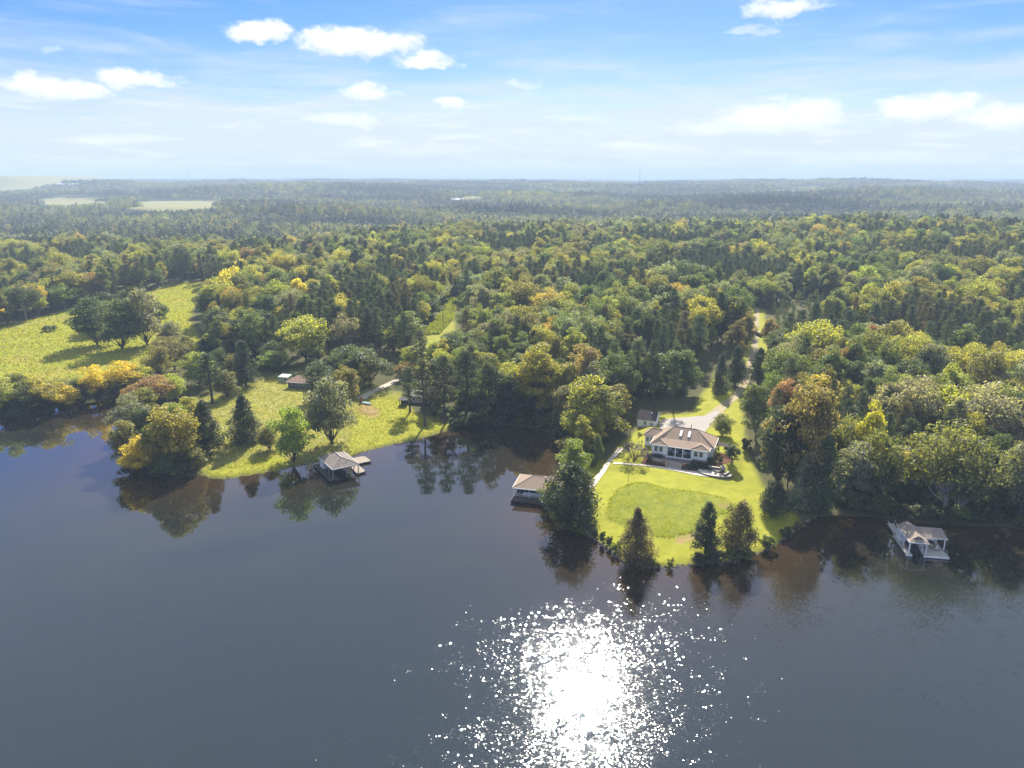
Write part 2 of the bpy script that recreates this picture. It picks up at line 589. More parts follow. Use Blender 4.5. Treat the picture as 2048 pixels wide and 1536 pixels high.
t.put(bu.inputs['Height'], t.math('ADD', t.math('MULTIPLY', wl, .03), t.math('MULTIPLY', w1, .003)))
# wavelets: small tilted facets, steeper in the gusts
lane = t.noise(t.vmath('MULTIPLY', P_, (.35, 1.0, 1.0)), .045, 3, .6)
gust = t.math('ADD', .25, t.math('MULTIPLY', t.sstep(t.noise(P_, .3, 2, .6), .3, .75), 1.05))
gust = t.math('MULTIPLY', gust, t.math('ADD', .55, t.math('MULTIPLY', t.sstep(lane, .35, .65), .65)))
tilt = None
for scl, amp in ((11.0, .125), (5.4, .105)):
    vo = t.new('ShaderNodeTexVoronoi', voronoi_dimensions='3D', feature='F1')
    vo.inputs['Scale'].default_value = scl
    t.put(vo.inputs['Vector'], t.vmath('MULTIPLY', P_, (.62, 1.0, 1.0)))
    c_ = t.vmath('MULTIPLY', t.vmath('SUBTRACT', vo.outputs['Color'], (.5, .5, .5)), (amp, amp, 0))
    s3 = t.new('ShaderNodeSeparateXYZ')
    t.put(s3.inputs[0], vo.outputs['Color'])
    hv = t.new('ShaderNodeVectorMath', operation='SCALE')
    t.put(hv.inputs[0], c_)
    t.put(hv.inputs['Scale'], t.math('ADD', .75, t.math('MULTIPLY', t.math('POWER', s3.outputs[2], 4.0), 2.6)))
    c_ = hv.outputs[0]
    tilt = c_ if tilt is None else t.vmath('ADD', tilt, c_)
sc_ = t.new('ShaderNodeVectorMath', operation='SCALE')
t.put(sc_.inputs[0], tilt)
t.put(sc_.inputs['Scale'], t.math('MULTIPLY', gust, open_))
nrm_ = t.vmath('NORMALIZE', t.vmath('ADD', bu.outputs[0], sc_.outputs[0]))
t.put(b.inputs['Normal'], nrm_)
t.put(b.inputs['Roughness'], t.math('ADD', .02, t.math('MULTIPLY', open_, .026)))
M['water'] = wm


# ------------------------------------------------------------------ mesh helpers
def fast_mesh(name, V, Q, mats, attrs=None, smooth_=False):
    """V (n,3), Q (m,k) faces of equal size"""
    me = bpy.data.meshes.new(name)
    V = np.ascontiguousarray(V, np.float32)
    Q = np.ascontiguousarray(Q, np.int32)
    me.vertices.add(len(V))
    me.vertices.foreach_set('co', V.ravel())
    k = Q.shape[1]
    me.loops.add(Q.size)
    me.loops.foreach_set('vertex_index', Q.ravel())
    me.polygons.add(len(Q))
    me.polygons.foreach_set('loop_start', np.arange(0, Q.size, k, dtype=np.int32))
    if smooth_:
        me.polygons.foreach_set('use_smooth', np.ones(len(Q), bool))
    for m in mats:
        me.materials.append(m)
    for nm, (typ, arr) in (attrs or {}).items():
        a = me.attributes.new(nm, typ, 'POINT')
        a.data.foreach_set({'FLOAT': 'value', 'FLOAT_COLOR': 'color', 'FLOAT_VECTOR': 'vector', 'INT': 'value'}[typ],
                           np.ascontiguousarray(arr, np.int32 if typ == 'INT' else np.float32).ravel())
    me.update(calc_edges=True)
    me.validate()
    return me


class MB:
    def __init__(s):
        s.v, s.f, s.X = [], [], None

    def add(s, vs, fs):
        o = len(s.v)
        s.v += [tuple(v) for v in vs]
        s.f += [tuple(i + o for i in f) for f in fs]
        return s

    def box(s, x0, x1, y0, y1, z0, z1):
        return s.add([(x0, y0, z0), (x1, y0, z0), (x1, y1, z0), (x0, y1, z0), (x0, y0, z1), (x1, y0, z1), (x1, y1, z1), (x0, y1, z1)],
                     [(0, 3, 2, 1), (4, 5, 6, 7), (0, 1, 5, 4), (1, 2, 6, 5), (2, 3, 7, 6), (3, 0, 4, 7)])

    def prism(s, pts, z0, z1):
        n = len(pts)
        vs = [(p[0], p[1], z0) for p in pts] + [(p[0], p[1], z1) for p in pts]
        return s.add(vs, [tuple(range(n))[::-1], tuple(range(n, 2 * n))] + [(i, (i + 1) % n, n + (i + 1) % n, n + i) for i in range(n)])

    def tube(s, p0, p1, r0, r1=None, n=8):
        r1 = r0 if r1 is None else r1
        p0, p1 = Vector(p0), Vector(p1)
        d = (p1 - p0).normalized()
        a = d.orthogonal().normalized()
        c = d.cross(a)
        vs = []
        for p, r in ((p0, r0), (p1, r1)):
            for k in range(n):
                th = 2 * math.pi * k / n
                vs.append(p + (a * math.cos(th) + c * math.sin(th)) * r)
        return s.add(vs, [(k, (k + 1) % n, n + (k + 1) % n, n + k) for k in range(n)] + [tuple(range(n))[::-1], tuple(range(n, 2 * n))])

    def slab(s, pts, th):
        """a flat or sloping plate: polygon pts (3d), thickness th downward"""
        n = len(pts)
        vs = [tuple(p) for p in pts] + [(p[0], p[1], p[2] - th) for p in pts]
        return s.add(vs, [tuple(range(n)), tuple(range(n, 2 * n))[::-1]] + [(i, n + i, n + (i + 1) % n, (i + 1) % n) for i in range(n)])

    def mesh(s, name, m):
        me = bpy.data.meshes.new(name)
        me.from_pydata(s.v, [], s.f)
        me.materials.append(m)
        me.update()
        return me

    def build(s, name, m, parent=None):
        o = bpy.data.objects.new(name, s.mesh(name, m))
        COL.objects.link(o)
        if parent:
            o.parent = parent
        return o


def tag(o, label, cat, group=None, kind=None):
    if label:
        o['label'] = label
    if cat:
        o['category'] = cat
    if group:
        o['group'] = group
    if kind:
        o['kind'] = kind
    return o


def empty(name, loc, rz=0.0):
    o = bpy.data.objects.new(name, None)
    o.location = loc
    o.rotation_euler = (0, 0, rz)
    o.empty_display_size = .5
    COL.objects.link(o)
    return o


def obj(name, me, parent=None):
    o = bpy.data.objects.new(name, me)
    COL.objects.link(o)
    o.parent = parent
    return o


# ------------------------------------------------------------------ ground sheet
K_FIELD = [(-60, 668), (0, 655), (70, 636), (160, 613), (240, 600), (335, 572), (398, 560), (392, 600), (380, 640), (405, 690), (392, 722), (330, 740),
           (240, 748), (120, 760), (0, 770), (-60, 775)]
K_PEN = [(395, 948), (440, 958), (560, 940), (690, 912), (790, 888), (905, 857), (900, 845), (830, 828), (800, 785), (740, 775), (700, 800), (650, 840),
         (620, 760), (600, 740), (520, 760), (440, 790), (370, 800), (345, 830), (400, 900)]
K_HOUSE = [(1120, 925), (1215, 918), (1235, 895), (1272, 862), (1325, 828), (1385, 825), (1400, 792), (1425, 760), (1432, 740), (1460, 770), (1478, 800), (1490, 850), (1492, 905), (1525, 970), (1600, 1040),
           (1560, 1080), (1510, 1110), (1400, 1128), (1300, 1134), (1240, 1120), (1180, 1072), (1100, 1030), (1098, 1005)]
K_DRIVE = [(1486, 745), (1490, 690), (1497, 614), (1526, 614), (1540, 690), (1522, 745)]
K_LINE = [(902, 598), (916, 596), (905, 640), (880, 668), (845, 672), (872, 640)]
K_MEADOW = [(1222, 998), (1238, 978), (1268, 966), (1297, 966), (1330, 978), (1372, 982), (1412, 988), (1450, 996), (1470, 1012), (1462, 1025), (1425, 1035), (1400, 1045), (1392, 1060), (1370, 1070), (1335, 1076), (1300, 1073), (1250, 1052), (1218, 1040), (1213, 1030)]
K_SOIL = [[(712, 815), (740, 808), (762, 822), (752, 834), (720, 830)], [(1340, 1080), (1385, 1070), (1398, 1060), (1388, 1078), (1360, 1086)], [(1432, 1010), (1456, 1013), (1455, 1018), (1434, 1015)]]
FAR_FIELDS = [[(55, 402), (130, 393), (225, 395), (243, 402), (120, 412), (60, 409)], [(243, 410), (300, 401), (445, 402), (468, 411), (350, 424), (262, 420)],
              [(-40, 450), (60, 452), (122, 463), (118, 473), (-40, 468)], [(1545, 373.5), (1660, 375), (1655, 380), (1550, 380)],
              [(888, 392), (975, 391), (975, 397.5), (890, 398)], [(235, 381), (290, 380), (285, 385), (240, 386)]]

ppx, ppy = proj(gx, gy, gh)


def soft(mask2):
    m = mask2.reshape(GX.shape).astype(np.float32)
    for _ in range(1):
        m[1:-1, 1:-1] = (m[1:-1, 1:-1] * 2 + m[:-2, 1:-1] + m[2:, 1:-1] + m[1:-1, :-2] + m[1:-1, 2:]) / 6
    return m.ravel()


near = gy < 620
land = gsd > .25
m_field = soft(inpoly(ppx, ppy, K_FIELD) & near & land)
m_pen = inpoly(ppx, ppy, K_PEN) & near & land
greenpen = inpoly(ppx, ppy, [(690, 912), (905, 857), (830, 820), (790, 790), (730, 800), (700, 860)]) | inpoly(ppx, ppy, [(390, 948), (440, 965), (600, 935), (560, 905), (500, 915)])
m_dry = soft(m_pen & ~greenpen)
m_field = np.maximum(m_field, soft((inpoly(ppx, ppy, K_LINE) | inpoly(ppx, ppy, [(840, 672), (905, 636), (912, 660), (885, 705), (855, 745), (810, 750)])) & near))
m_lawn = soft(((m_pen & greenpen) | ((inpoly(ppx, ppy, K_HOUSE) | inpoly(ppx, ppy, K_DRIVE)) & near)) & land)
m_mead = soft(inpoly(ppx, ppy, K_MEADOW) & near)
m_soil = soft(sum(inpoly(ppx, ppy, k) for k in K_SOIL).astype(bool) & near)
ff = np.zeros(len(gx), bool)
for k in FAR_FIELDS:
    ff |= inpoly(ppx, ppy, k)
land_fill = (np.abs(gx + 3020) < 850) & (np.abs(gy - 3950) < 660) & (gh > 20)
m_ff = soft((ff & (gy > 620)) | land_fill)
m_can = smooth(gy, 900, 1300)
hn = gh.copy()
fc = smooth(gy, 5200, 6500)
hn = hn + fc * (1 - m_ff) * (np.random.RandomState(3).rand(len(gx)) * 9 + wob(gx, gy, 300, 1) * 4)
hn = hn + m_mead * .35
nr, nc_ = GX.shape
ii = (np.arange(nr - 1)[:, None] * nc_ + np.arange(nc_ - 1)[None, :]).ravel()
quads = np.stack([ii, ii + 1, ii + nc_ + 1, ii + nc_], 1)
me = fast_mesh('ground', np.stack([gx, gy, hn], 1), quads, [M['ground']],
               {'lawn': ('FLOAT', m_lawn), 'field': ('FLOAT', m_field), 'dry': ('FLOAT', m_dry), 'meadow': ('FLOAT', m_mead), 'soil': ('FLOAT', m_soil),
                'farfield': ('FLOAT', m_ff), 'canopy': ('FLOAT', m_can)}, True)
tag(obj('ground', me), 'land around the lake with lawns, fields and wooded hills', 'ground', None, 'structure')
wx = np.concatenate([[-2500, -1200, -600], np.arange(-330, 331, 4.0), [600, 1200, 2500]])
wy = np.concatenate([[-2500, -1000, -300, 0], np.arange(40, 331, 4.0)])
WX, WY = [a.ravel() for a in np.meshgrid(wx, wy)]
wsd = -sdist(WX, WY)
shal_ = np.exp(-np.maximum(wsd - 4, 0) / 16.0)
wi = (np.arange(len(wy) - 1)[:, None] * len(wx) + np.arange(len(wx) - 1)[None, :]).ravel()
wme = fast_mesh('water', np.stack([WX, WY, WX * 0], 1), np.stack([wi, wi + 1, wi + len(wx) + 1, wi + len(wx)], 1), [M['water']], {'shallow': ('FLOAT', shal_)})
tag(obj('water', wme), 'calm brown lake with tree reflections and sun glitter', 'lake', None, 'structure')
lb = MB().add([(-2500, -2500, -1.6), (2500, -2500, -1.6), (2500, 70, -1.6), (-2500, 70, -1.6)], [(0, 1, 2, 3)])
tag(lb.build('lakebed', M['mulch']), 'muddy bed under the lake', 'lakebed', None, 'structure')


# ------------------------------------------------------------------ paths and drives
def ribbon(name, pts, widths, m, label, cat, lift=.07):
    """pts in photo pixels laid on the ground; widths in metres"""
    W = [gnd(*p) for p in pts]
    P2, wd = [], []
    for i in range(len(W) - 1):
        a, b_ = W[i], W[i + 1]
        n = max(1, int(math.dist(a[:2], b_[:2]) / 1.5))
        for k in range(n):
            f = k / n
            P2.append((a[0] + (b_[0] - a[0]) * f, a[1] + (b_[1] - a[1]) * f))
            wd.append(widths[i] + (widths[i + 1] - widths[i]) * f)
    P2.append(W[-1][:2])
    wd.append(widths[-1])
    P2 = np.array(P2)
    for _ in range(3):
        P2[1:-1] = (P2[:-2] + 2 * P2[1:-1] + P2[2:]) / 4
    d = np.gradient(P2, axis=0)
    d /= np.linalg.norm(d, axis=1)[:, None] + 1e-9
    nrm = np.stack([-d[:, 1], d[:, 0]], 1)
    V, Q = [], []
    cols = 5
    for i in range(len(P2)):
        for k in range(cols):
            o = (k / (cols - 1) - .5) * wd[i]
            x, y = P2[i] + nrm[i] * o
            V.append((x, y, hz(x, y) + lift))
    for i in range(len(P2) - 1):
        for k in range(cols - 1):
            q = i * cols + k
            Q.append((q, q + cols, q + cols + 1, q + 1))
    me = fast_mesh(name, np.array(V), np.array(Q), [m], None, True)
    return tag(obj(name, me), label, cat, None, 'structure')


def patch(name, pts, m, label, cat, lift=.06, world=False, step=1.0):
    W = [p if world else gnd(*p)[:2] for p in pts]
    xs_, ys_ = [p[0] for p in W], [p[1] for p in W]
    # sunburst of rings from the centroid keeps the outline crisp
    c = (sum(xs_) / len(W), sum(ys_) / len(W))
    out = []
    for i in range(len(W)):
        a, b_ = W[i], W[(i + 1) % len(W)]
        n = max(1, int(math.dist(a, b_) / step))
        out += [(a[0] + (b_[0] - a[0]) * k / n, a[1] + (b_[1] - a[1]) * k / n) for k in range(n)]
    rings = 8
    V = [(c[0], c[1], hz(*c) + lift)]
    for r_ in range(1, rings + 1):
        for p in out:
            x, y = c[0] + (p[0] - c[0]) * r_ / rings, c[1] + (p[1] - c[1]) * r_ / rings
            V.append((x, y, hz(x, y) + lift))
    n = len(out)
    fs = [(0, 1 + k, 1 + (k + 1) % n) for k in range(n)]
    for r_ in range(rings - 1):
        for k in range(n):
            a = 1 + r_ * n + k
            b_ = 1 + r_ * n + (k + 1) % n
            fs.append((a, a + n, b_ + n, b_))
    mb = MB().add(V, fs)
    o = mb.build(name, m)
    for p in o.data.polygons:
        p.use_smooth = True
    return tag(o, label, cat, None, 'structure')


ribbon('driveway', [(1514, 615), (1513, 640), (1512, 665), (1508, 700), (1500, 735), (1488, 768), (1470, 795), (1446, 812), (1425, 832), (1405, 850)],
       [2.6, 2.6, 2.8, 3, 3, 3, 3, 3.4, 5, 7], M['dirt'], 'pale track winding from the woods down to the house', 'driveway')
patch('parking_area', [(1318, 846), (1328, 838), (1380, 834), (1410, 832), (1436, 820), (1440, 826), (1424, 845), (1408, 866), (1360, 868), (1322, 866)], M['gravel'],
      'grey gravel parking area behind the house', 'parking area', .09)
ribbon('footpath', [(1243, 896), (1232, 908), (1210, 936), (1192, 960), (1184, 972)], [1.5, 1.5, 1.5, 1.6, 1.7], M['concrete'], 'straight pale concrete path from the house to the central boathouse', 'footpath', .09)
ribbon('garden_path', [(1226, 927), (1262, 929), (1300, 932), (1340, 938), (1375, 944), (1400, 949), (1420, 950)], [1.1, 1.1, 1.2, 1.6, 2.2, 3.0, 3.4], M['concrete'],
       'curved pale path from steps to fireplace patio', 'footpath', .12)
ribbon('dirt_road', [(722, 798), (745, 783), (770, 772), (800, 758)], [3.2, 3.0, 2.8, 2.6], mat('pale_gravel', (.52, .46, .39), .95, .1, 2.5, .5, 0, (.40, .36, .30)), 'short pale gravel lane on the peninsula', 'road', .09)
ribbon('field_track', [(-40, 662), (30, 655), (90, 640), (160, 627), (230, 612)], [2.4] * 5, M['dirt'], 'faint mown track along the top of the left field', 'track', .1)
patch('mulch_bed', [(1283, 925), (1290, 912), (1300, 912), (1318, 922), (1334, 926), (1334, 934), (1300, 931), (1284, 929)], M['mulch'], 'red mulch flower bed at the left end of terrace', 'flower bed', .08)
patch('planting_bed', [(1362, 930), (1380, 928), (1415, 930), (1428, 915), (1440, 905), (1462, 912), (1468, 925), (1440, 933), (1425, 941), (1398, 945), (1364, 937)], M['mulch'],
      'red mulch bed wrapping the right corner of the house', 'flower bed', .08)

# ------------------------------------------------------------------ plants: shapes
rng = np.random.RandomState(11)


def leaf_quads(C, N, size, aspect=1.0, var=None):
    """one small quad per leaf clump; C centres, N rough normals"""
    n = len(C)
    N = N / (np.linalg.norm(N, axis=1)[:, None] + 1e-9)
    a = np.cross(N, rng.randn(n, 3))
    a /= np.linalg.norm(a, axis=1)[:, None] + 1e-9
    b = np.cross(N, a)
    s = (size * rng.uniform(.6, 1.3, n))[:, None] if np.isscalar(size) else size[:, None]
    a, b = a * s * .5, b * s * .5 * aspect
    k = s * .18 * rng.uniform(-1, 1, (n, 1)) * N
    V = np.stack([C - a - b * .35, C + b * 1.1 + k, C + a + b * .2, C - b * .9 - k], 1).reshape(-1, 3)
    Q = np.arange(4 * n).reshape(n, 4)
    v = rng.rand(n) if var is None else var
    return V, Q, np.repeat(v, 4)


def sph(n, zmin=-1.0):
    z = rng.uniform(zmin, 1, n)
    th = rng.uniform(0, 2 * math.pi, n)
    r = np.sqrt(np.maximum(0, 1 - z * z))
    return np.stack([r * np.cos(th), r * np.sin(th), z], 1)


def limb(mb, p0, p1, r0, r1, bend=.12, n=3, sides=6):
    p0, p1 = np.array(p0, float), np.array(p1, float)
    L = np.linalg.norm(p1 - p0)
    off = rng.randn(3) * L * bend
    prev, pr = p0, r0
    for k in range(1, n + 1):
        f = k / n
        q = p0 + (p1 - p0) * f + off * math.sin(f * math.pi) * .7
        rr_ = r0 + (r1 - r0) * f
        mb.tube(prev, q, pr, rr_, sides)
        prev, pr = q, rr_


def broadleaf(H, Rr, base=.2, lobes=52, per=135, leaf=.46, shape='oval', bark='bark', open_=0.0):
    mb = MB()
    zc = H * (base + 1) / 2
    az_ = H * (1 - base) / 2 * .98
    limb(mb, (0, 0, -1.0), (rng.uniform(-.4, .4), rng.uniform(-.4, .4), H * (base + .12)), H * .022, H * .014, .03, 3, 7)
    Cs, Ns, Vs = [], [], []
    for k in range(lobes):
        d = sph(1, -.92)[0]
        rf = rng.uniform(.45, .95) if k > 4 else .2
        if shape == 'tall':
            w = 1 - .45 * max(d[2], 0)
        elif shape == 'wide':
            w = 1.0
            d[2] = d[2] * .85 + .1
        else:
            w = 1 - .2 * max(d[2], 0)
        if d[2] < 0:
            d[:2] *= min(1.8, max(1e-3, 1 - d[2] ** 2) ** -.32)
        lc = np.array([d[0] * Rr * rf * w, d[1] * Rr * rf * w, zc + d[2] * az_ * rf])
        lr = Rr * rng.uniform(.20, .36)
        if k % 4 == 0:
            limb(mb, (0, 0, H * base * rng.uniform(.75, 1.3)), lc, H * .009, H * .003, .1, 3, 5)
        n = int(per * (lr / (Rr * .28)) ** 2 * rng.uniform(.7 - open_, 1.1))
        dd = sph(n, -.55)
        sc_ = np.array([1.1, 1.1, .78])
        pts = lc + dd * sc_ * lr * rng.uniform(.55, 1.08, (n, 1))
        Cs.append(pts)
        Ns.append(dd * np.array([1, 1, 1.3]) + rng.randn(n, 3) * .55)
        Vs.append(np.clip(rng.rand() * .5 + .25 + rng.randn(n) * .22, 0, 1))
    V, Q, vv = leaf_quads(np.concatenate(Cs), np.concatenate(Ns), leaf, .8, np.concatenate(Vs))
    crown = fast_mesh('crown', V, Q, [M['leaf']], {'leafvar': ('FLOAT', vv)})
    return mb.mesh('trunk', M[bark]), crown, H


def pine(H, Rr, base=.5, clumps=34, per=150):
    mb = MB()
    limb(mb, (0, 0, -1), (rng.uniform(-.4, .4), rng.uniform(-.4, .4), H * .96), H * .017, H * .005, .015, 4, 7)
    Cs, Ns, Vs = [], [], []
    for k in range(clumps):
        f = (k + rng.rand()) / clumps
        z = H * (base + (1 - base) * f)
        prof = (1 - f) ** .55 * (.45 + .55 * min(1, f * 4 + .3))
        r = Rr * prof * rng.uniform(.45, 1.05)
        th = k * 2.4 + rng.uniform(-.5, .5)
        c = np.array([r * math.cos(th), r * math.sin(th), z + rng.uniform(-.3, .3)])
        mb.tube((0, 0, z - r * .25), c, H * .005, H * .002, 4)
        lr = rng.uniform(.75, 1.25) * Rr * .38
        n = int(per * rng.uniform(.7, 1.2))
        dd = sph(n, -.7)
        Cs.append(c + dd * np.array([1, 1, .55]) * lr * rng.uniform(.3, 1.05, (n, 1)))
        Ns.append(rng.randn(n, 3) + dd * .6)
        Vs.append(np.clip(rng.rand() * .5 + .2 + rng.randn(n) * .2, 0, 1))
    V, Q, vv = leaf_quads(np.concatenate(Cs), np.concatenate(Ns), .50, .42, np.concatenate(Vs))
    return mb.mesh('trunk', M['bark']), fast_mesh('crown', V, Q, [M['needle']], {'leafvar': ('FLOAT', vv)}), H


def cedar(H, Rr, base=.06, lobes=80, per=85, power=.7, leaf=.30):
    """dense red cedar: upright plumes on a conical outline"""
    mb = MB()
    limb(mb, (0, 0, -1), (rng.uniform(-.15, .15), rng.uniform(-.15, .15), H * .95), H * .02, H * .004, .01, 4, 7)
    Cs, Ns, Vs = [], [], []
    for k in range(lobes):
        f = ((k + rng.rand()) / lobes) ** 1.1
        z = H * (base + (.95 - base) * f)
        prof = min(1, .70 + f * 2.2) * (1 - f) ** power + .02
        th = k * 2.39996 + rng.uniform(-.5, .5)
        lr = Rr * (.17 + .16 * (1 - f)) * rng.uniform(.75, 1.3)
        r = max(0, Rr * prof * (rng.uniform(.5, 1.15) if k % 7 else rng.uniform(1.1, 1.4)) - lr * .55)
        lc = np.array([r * math.cos(th), r * math.sin(th), z])
        if k % 3 == 0:
            mb.tube((0, 0, max(z - r * .5, 0)), tuple(lc), H * .005, H * .002, 4)
        n = int(per * (.4 + (lr / (Rr * .25)) ** 2 * .7))
        dd = sph(n, -.8)
        pts = lc + dd * np.array([1, 1, 1.45]) * lr * rng.uniform(.35, 1.12, (n, 1))
        Cs.append(pts)
        Ns.append(rng.randn(n, 3) * .7 + dd)
        Vs.append(np.clip(rng.rand() * .55 + .2 + rng.randn(n) * .2, 0, 1))
    V, Q, vv = leaf_quads(np.concatenate(Cs), np.concatenate(Ns), leaf, .6, np.concatenate(Vs))
    return mb.mesh('trunk', M['bark']), fast_mesh('crown', V, Q, [M['needle']], {'leafvar': ('FLOAT', vv)}), H


PROTO = {
    'broad': [broadleaf(20, 7.0, .12, 60, 135, .60), broadleaf(22, 6.0, .12, 58, 130, .58, 'tall'), broadleaf(19, 8.0, .1, 68, 130, .62, 'wide'),
              broadleaf(21, 6.8, .16, 50, 140, .60, 'oval', 'bark', .25), broadleaf(23, 5.8, .12, 60, 125, .58, 'tall'), broadleaf(17, 6.4, .04, 56, 135, .58),
              broadleaf(20, 8.0, .2, 68, 125, .62, 'wide', 'palebark', .2), broadleaf(20, 5.6, .1, 52, 130, .56, 'oval', 'palebark')],
    'pine': [pine(24, 4.4, .42, 36), pine(25, 4.8, .4, 42), pine(22, 4.0, .36, 32), pine(24, 4.2, .5, 30)],
    'cedar': [cedar(11, 3.0, .04, 80, 105, .62), cedar(12, 2.7, .10, 80, 105, .48), cedar(10, 3.4, .16, 75, 110, .36), cedar(13, 3.6, .03, 105, 105, .66)],
    'shrub': [broadleaf(3.0, 1.5, .0, 26, 110, .26), broadleaf(3.4, 1.2, .0, 24, 110, .25, 'tall'), broadleaf(2.6, 1.8, .0, 28, 110, .27, 'wide')],
}
NOMR = {'broad': [7.0, 6.0, 8.0, 6.8, 5.8, 6.4, 8.0, 5.6], 'pine': [4.4, 4.8, 4.0, 4.2], 'cedar': [3.0, 2.5, 3.3, 3.4], 'shrub': [1.5, 1.2, 1.8]}

TINT = {'green': (0.136, 0.160, 0.054), 'deep green': (0.080, 0.101, 0.048), 'olive': (0.188, 0.183, 0.059), 'yellow-green': (0.296, 0.287, 0.062), 'golden': (0.379, 0.294, 0.069),
        'rusty': (0.279, 0.166, 0.087), 'grey-green': (0.206, 0.212, 0.146), 'brownish': (0.212, 0.182, 0.083), 'bright yellow': (0.536, 0.438, 0.054), 'lime green': (.230, .262, .060),
        'dark green': (0.060, 0.077, 0.043), 'mid green': (0.089, 0.105, 0.052), 'bluish green': (0.095, 0.116, 0.083), 'bronze': (0.125, 0.107, 0.054)}

KINDNAME = {'broad': ('broadleaf_tree', 'broadleaf tree', 'tree'), 'pine': ('pine_tree', 'pine tree', 'tree'), 'cedar': ('cedar_tree', 'cedar tree', 'tree'), 'shrub': ('shrub', 'shrub', 'shrub')}


def jit(c, r_, a=.16):
    f = 1 + r_.uniform(-a, a)
    return tuple(max(0.004, v * f * (1 + r_.uniform(-a * .5, a * .5))) for v in c)


_tr = np.random.RandomState(77)
PLACED = []          # (x, y, crown radius) of every individual


def plant(kind, loc, hgt, wid, tint, variant=None, label=None, group=None):
    """one tree or shrub: hgt metres tall, wid crown radius factor, as an Empty with trunk and crown"""
    pr = PROTO[kind]
    i = _tr.randint(len(pr)) if variant is None else variant
    tm, cm, H = pr[i]
    nm, kw, cat = KINDNAME[kind]
    s = hgt / H
    e = empty(nm, loc, _tr.uniform(0, 6.28))
    e.scale = (s * wid, s * wid, s)
    tr = obj('trunk', tm, e)
    cr = obj('crown', cm, e)
    c = jit(TINT[tint], _tr)
    cr['tint'] = [float(c[0]), float(c[1]), float(c[2])]
    tag(e, label or f'{tint} {kw}', cat, group)
    PLACED.append((loc[0], loc[1], s * wid * 4))
    return e


def plant_px(kind, px, py, top, hw, tint, label, variant=None, group=None):
    """px,py: foot in the photo; top: y of its tip; hw: half width in px"""
    x, y, z = gnd(px, py)
    c = y * cp - (z - HCAM) * sp
    # height whose tip projects to 'top'
    lo, hi = .2, 40.
    for _ in range(30):
        m_ = (lo + hi) / 2
        if proj(x, y, z + m_)[1] > top:
            lo = m_
        else:
            hi = m_
    hgt = (lo + hi) / 2
    rad = hw * c / F
    pr = PROTO[kind]
    i = _tr.randint(len(pr)) if variant is None else variant
    nomr = NOMR[kind][i]
    wid = rad / (nomr * hgt / pr[i][2]) * .95
    return plant(kind, (x, y, z - .05), hgt, wid, tint, i, label, group)


